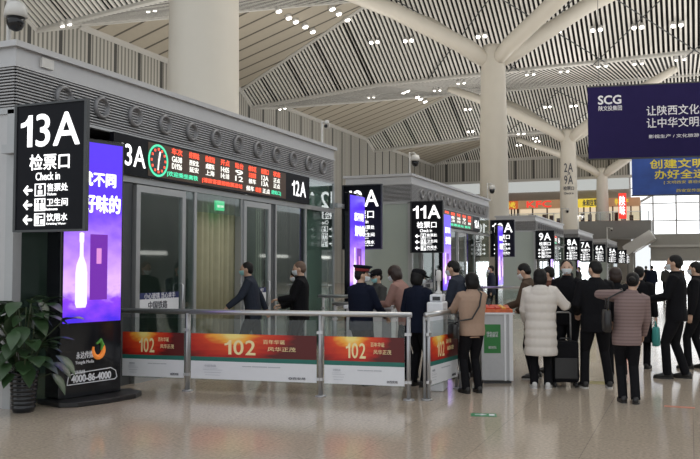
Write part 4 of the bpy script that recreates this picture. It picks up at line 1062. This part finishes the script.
    if hair == 'short':
        E((0,-.022,.036), (.085,.098,.094)); E((0,-.05,-.005), (.080,.066,.075))
    elif hair == 'bob':
        E((0,-.022,.036), (.090,.103,.098)); E((0,-.045,-.02), (.094,.075,.10)); E((.07,-.01,-.03), (.024,.045,.08)); E((-.07,-.01,-.03), (.024,.045,.08))
    elif hair == 'bun':
        E((0,-.022,.036), (.087,.100,.096)); E((0,-.05,0), (.083,.068,.082)); E((0,-.12,.0), (.045,.04,.045))
    elif hair == 'tail':
        E((0,-.022,.036), (.087,.100,.096)); E((0,-.05,0), (.083,.068,.082)); hb.tube([hp((0,-.11,.03)), hp((0,-.15,-.03)), hp((0,-.14,-.14))], [.03*s,.034*s,.012*s], 8)
    remesh(hb, 'hair', hm, t, max(.01, vox*1.2), 1)
    # ---- mask
    if mask:
        rows_ = []
        for z in np.linspace(-.088, -.008, 7):
            r_ = []
            for a in np.linspace(R(22), R(158), 13):
                q = math.sqrt(max(0.0, 1-(z/.118)**2)); rx, ry, yo = .078*q, .097*q, .016*(-z/.115)
                rx *= 1-.22*(-z/.115)
                bulge = 1.10+.14*math.exp(-((a-math.pi/2)/.35)**2)
                r_.append(hp((rx*math.cos(a)*1.07, yo+ry*math.sin(a)*bulge, z)))
            rows_.append(r_)
        mk = MB(); n = 13
        mk.add([v for r_ in rows_ for v in r_], [(j*n+i, j*n+i+1, (j+1)*n+i+1, (j+1)*n+i) for j in range(6) for i in range(12)])
        mo = mk.build('face_mask', mask, t, True)
        sd_ = mo.modifiers.new('thick', 'SOLIDIFY'); sd_.thickness = .004
    # ---- headgear
    if cap == 'peaked':
        c_ = MB(); ring = lambda z, r1, r2, yo: [hp((r1*math.cos(a), yo+r2*math.sin(a), z)) for a in [2*math.pi*k/20 for k in range(20)]]
        c_.loft([ring(.062,.092,.110,-.008), ring(.105,.094,.112,-.008)]); cb = c_.build('cap_band', mat('cap_red', (.22, .015, .02), .7), t, True)
        c_ = MB(); c_.loft([ring(.103,.095,.113,-.008), ring(.135,.128,.148,.0), ring(.150,.118,.138,.0), ring(.155,.06,.07,0)]); c_.build('cap_crown', 'navy_cloth', t, True)
        c_ = MB(); c_.loft([[hp((.085*math.cos(a), .05+.10*math.sin(a)+.0, .06-.02*math.sin(a)+dz)) for a in [R(x_) for x_ in range(0, 181, 15)]]+[hp((.075*math.cos(a), .045+.045*math.sin(a), .066+dz)) for a in [R(x_) for x_ in range(180, -1, -15)]] for dz in (0, .008)]); c_.build('cap_peak', 'black_gloss', t)
        MB().ell(hp((0,.115,.095)), (.014*s,.006*s,.016*s), 8, 6, HM).build('cap_badge', 'gold', t, True)
    elif cap == 'soft':
        c_ = MB(); ring = lambda z, r1, r2, yo: [hp((r1*math.cos(a), yo+r2*math.sin(a), z)) for a in [2*math.pi*k/20 for k in range(20)]]
        c_.loft([ring(.045,.093,.112,-.010), ring(.09,.097,.115,-.010), ring(.125,.082,.098,-.012), ring(.143,.04,.05,-.012)]); c_.build('cap_crown', 'black_cloth', t, True)
        c_ = MB(); c_.loft([[hp((.082*math.cos(a), .055+.125*math.sin(a), .048-.025*math.sin(a)+dz)) for a in [R(x_) for x_ in range(0, 181, 15)]]+[hp((.075*math.cos(a), .045+.05*math.sin(a), .052+dz)) for a in [R(x_) for x_ in range(180, -1, -15)]] for dz in (0, .008)]); c_.build('cap_peak', 'black_cloth', t)
    p = Person(); p.t = t; p.rz = rz; p.s = s; p.T = T; p.wr = wr; p.el = el; p.hp = hp; p.Sh = Sh
    p.W = lambda v: tuple(Matrix.Rotation(rz, 3, 'Z') @ Vector(v) + Vector((x, y, 0)))
    return p

# those behind the barrier
off = person('uniformed officer in a peaked cap with red band, behind the barrier', -4.20, 10.47, -42, h=1.61, hyaw=-42, cm='navy_cloth', cap='peaked', Rr=(.2, .32, 1.0), L=(-.22, .12, .85), fat=1.06, mask='mask_white')
person('person in a dark soft cap and teal mask facing left behind the officer', -4.66, 12.32, 125, h=1.56, hpitch=12, cm='grey_cloth', cap='soft', mask='mask_teal', L=(-.15, .3, 1.05), Rr=(.15, .3, 1.05))
person('person in a pink tan jacket leaning to the counter', -3.84, 11.42, 68, h=1.66, lean=18, hpitch=22, cm='pink_cloth', hair='bob', hm='hair_brown', L=(-.12, .48, 1.1), Rr=(.14, .46, 1.09), feet=((-.1, -.05), (.1, -.05)))
person('person in a navy jacket and dark cap seen from behind at the barrier', -3.44, 10.66, -38, h=1.57, hyaw=-25, hpitch=8, cm='navy_cloth', cap='soft', hair='bob', fat=1.08, L=(-.22, .16, .95), Rr=(.2, .25, 1.0))
p7 = person('person in a dark grey jacket stooping left behind the gate machine', -3.05, 11.75, 72, h=1.74, lean=16, hpitch=14, cm='slate_cloth', L=(-.15, .42, 1.05), Rr=(.18, .40, 1.0), fat=1.05)
person('man in a slate jacket walking left past the curtained gateway', -6.45, 11.45, 88, h=1.70, lean=8, hpitch=4, cm='slate_cloth', L=(-.22, .40, 1.0), Rr=(.25, -.22, .9), feet=((-.08, .26), (.08, -.24)), mask='mask_teal')
person('grey haired man in a black jacket near the end of the booth', -5.70, 11.62, 88, h=1.70, hpitch=10, cm='black_cloth', hair='short', hm='hair_grey', L=(-.10, .34, 1.12), Rr=(.10, .34, 1.12), fat=1.06)
person('woman in black with a white mask behind the grey haired man', -6.02, 12.15, 100, h=1.58, hpitch=14, cm='black_cloth', hair='bob', L=(-.10, .30, 1.05), Rr=(.10, .30, 1.08))
# the queue
tan = person('woman in a tan jacket with a crossbody bag standing at the barrier end', -2.62, 10.38, 28, h=1.53, hyaw=12, hpitch=8, cm='tan_cloth', hair='bob', L=(-.13, .42, 1.18), Rr=(.12, .36, 1.08), hem=.83, fat=1.05)
br = person('person in a brown jacket bending over the bright prints', -2.10, 12.02, 78, h=1.68, lean=12, hpitch=26, cm='brown_cloth', L=(-.1, .42, 1.05), Rr=(.10, .30, .98), hem=.72, sole=True)
person('person in a rust jacket half hidden behind the brown jacket', -2.02, 12.85, 85, h=1.62, hpitch=10, cm='rust_cloth', hair='short')
wht = person('woman in a long cream puffer coat seen from behind', -1.87, 11.13, 2, h=1.58, coat='puffer', cm='puffer', hair='bob', hood=True, sm='shoe_white', Rr=(.40, .30, 1.20), L=(-.2, .22, .95), rpole=(.6, -.3, -.8), fat=1.06)
person('man in a black jacket and white mask facing the camera beside the puffer coat', -1.63, 12.0, 160, h=1.72, hyaw=20, hpitch=0, cm='black_cloth', mask='mask_white')
person('man in a black jacket with feet apart, seen from behind beside the suitcase', -1.19, 11.44, 14, h=1.70, hyaw=30, hpitch=12, cm='black_cloth', hem=.76, feet=((-.16, 0), (.18, .02)), sole=True, L=(-.2, .2, 1.0), Rr=(.28, .15, .9), fat=1.08)
person('person with dark red hair standing behind the striped jacket', -1.02, 12.6, 8, h=1.60, hair='bob', hm='hair_brown', cm='black_cloth')
st = person('woman in a striped pinkish jacket with a raised left elbow', -.72, 10.36, 8, h=1.55, sway=8, hyaw=-15, hpitch=14, cm='striped_cloth', hair='bun', L=(-.10, .20, 1.36), lpole=(-1, -.1, .25), Rr=(.24, .18, .88), hem=.76, sm='leather', feet=((-.06, .0), (.09, -.08)), fat=1.02)
lc = person('person in a long black coat carrying a teal bag', -.76, 13.9, -10, h=1.62, coat='long', hem=.45, cm='black_cloth', hair='short', Rr=(.26, .05, .80), sm='shoe_black')
mb_ = person('tall man in black facing left at the right edge of the queue', -.20, 12.85, 82, h=1.79, hpitch=4, cm='black_cloth', L=(-.12, .34, 1.10), Rr=(.10, .36, 1.08), feet=((-.09, .12), (.09, -.10)), fat=1.04)
person('man in black half hidden behind the tall man at the right', .08, 14.2, 80, h=1.70, cm='black_cloth', feet=((-.09, .12), (.09, -.10)), hpitch=4)
# distant travellers
FAR = [(-2.15, 38.5, 5, 'black_cloth', 1.66, 'person in black far down the hall, left of the long bright aisle'), (-1.75, 42.8, 0, 'navy_cloth', 1.70, 'distant person in navy in the middle of the far aisle'), (-1.30, 49, 170, 'grey_cloth', 1.66, 'distant person in grey walking towards the camera'),
       (-2.6, 55, 10, 'black_cloth', 1.68, 'tiny distant person in black near the far signs'), (-.6, 60, 170, 'brown_cloth', 1.64, 'tiny distant person in brown on the bright far floor'), (.55, 52, 0, 'black_cloth', 1.68, 'distant person in black at the right edge'),
       (-5.0, 41.0, 90, 'grey_cloth', 1.62, 'distant person in grey near the 9A sign'), (-4.4, 33, 60, 'black_cloth', 1.64, 'distant person in black beyond the kiosk'), (-5.6, 24.6, 100, 'slate_cloth', 1.66, 'person in slate near the middle booth barrier'), (.2, 75, 0, 'black_cloth', 1.7, 'farthest tiny person on the bright floor')]
for x, y, a, m, h, l in FAR: person(l, x, y, a, h=h, cm=m, vox=.022, mask=None if a < 90 else 'mask_white', feet=((-.09, .1), (.09, -.1)))

# ------------------------------------------------------------------ bags and suitcase
def bag(p, c, size, strap, name, label, m, hand=False):
    """c: local position of the bag on the person p; strap: local points"""
    t = thing(name, label, 'bag', p.W(c), p.rz)
    C_ = Vector(c)
    sx, sy, sz = size
    b_ = MB(); b_.loft([ringe((0,0,z*sz), sx*a, sy*a, None, 18, .55) for z, a in ((-.5,.80),(-.46,.95),(-.1,1.0),(.3,.93),(.46,.85),(.5,.7))])
    b_.build('pouch', m, t, True)
    MB().tube([Vector(q)-C_ for q in strap], .011, 8).build('strap', m, t, True)
    if not hand:
        MB().bbox((0, sy*1.0, .12*sz), sx*1.5, .012, .012).build('zip', 'steel', t)
    return t
s_ = tan.s; sh_r = tan.T((.13*s_, 0, 1.45*s_)); 
bag(tan, (-.265, .02, .80), (.045, .10, .19), [tan.T((.11*s_, .03, 1.475*s_)), tan.T((.10*s_, -.10, 1.44*s_)), tan.T((.03*s_, -.155, 1.26*s_)), tan.T((-.09*s_, -.150, 1.08*s_)), (-.225, -.06, .93), (-.265, .0, .885)], 'crossbody_bag', 'small black crossbody bag at the hip of the tan jacket woman', 'leather')
bag(st, (-.24, -.09, .98), (.05, .15, .26), [(-.24, -.20, 1.09), (-.22, -.14, 1.25), tuple(st.T((-.13*st.s, -.075, 1.47*st.s))), tuple(st.T((-.13*st.s, .02, 1.49*st.s))), (-.225, .06, 1.28), (-.24, .0, 1.09)], 'handbag', 'black leather handbag under the arm of the striped jacket woman', 'leather')
wv = Vector(lc.wr[1]); bag(lc, (wv.x+.0, wv.y+.0, wv.z-.31), (.055, .13, .30), [(wv.x, wv.y-.07, wv.z-.17), (wv.x, wv.y-.03, wv.z-.07), (wv.x, wv.y+.03, wv.z-.07), (wv.x, wv.y+.07, wv.z-.17)], 'tote_bag', 'teal tote bag in the hand of the long black coat', 'teal_bag', True)
bp = p7
tb = thing('backpack', 'dark backpack on the stooping person behind the gate machine', 'bag', p7.W(p7.T((0, -.21, 1.22*p7.s))), p7.rz)
rt = Euler((R(-16), 0, 0)).to_matrix()
b_ = MB(); b_.loft([ringe(rt @ Vector((0, 0, z)), a*.15, a*.085, rt, 18, .65) for z, a in ((-.22,.75),(-.19,.95),(0,1.05),(.14,.98),(.2,.75),(.22,.4))]); b_.build('pack', 'black_cloth', tb, True)
MB().bbox(rt @ Vector((0, -.09, -.07)), .2, .03, .16, rt).build('front_pocket', 'grey_cloth', tb, bevel=.01)

t = thing('suitcase', 'black upright suitcase on wheels standing beside the cream puffer coat', 'suitcase', (-1.60, 11.40, 0), R(18))
MB().box(-.175, .175, -.12, .12, .07, .62).build('shell', 'black_cloth', t, bevel=.035)
MB().box(-.15, .15, -.135, -.118, .12, .40).build('front_pocket', 'leather', t, bevel=.015)
MB().tube([(-.10,.08,.60), (-.10,.08,.98), (-.08,.08,1.0), (.08,.08,1.0), (.10,.08,.98), (.10,.08,.60)], .011, 8).build('telescopic_handle', 'steel_dull', t, True)
MB().tube([(-.07,0,.62), (-.05,0,.65), (.05,0,.65), (.07,0,.62)], .012, 8).build('carry_handle', 'black', t, True)
for sx in (-.14, .14):
    for sy in (-.08, .08): MB().lathe((sx-.015, sy, .035), [(.01,0),(.035,0),(.035,.03),(.01,.03)], 14, 0).build('wheel', 'black', t, True)
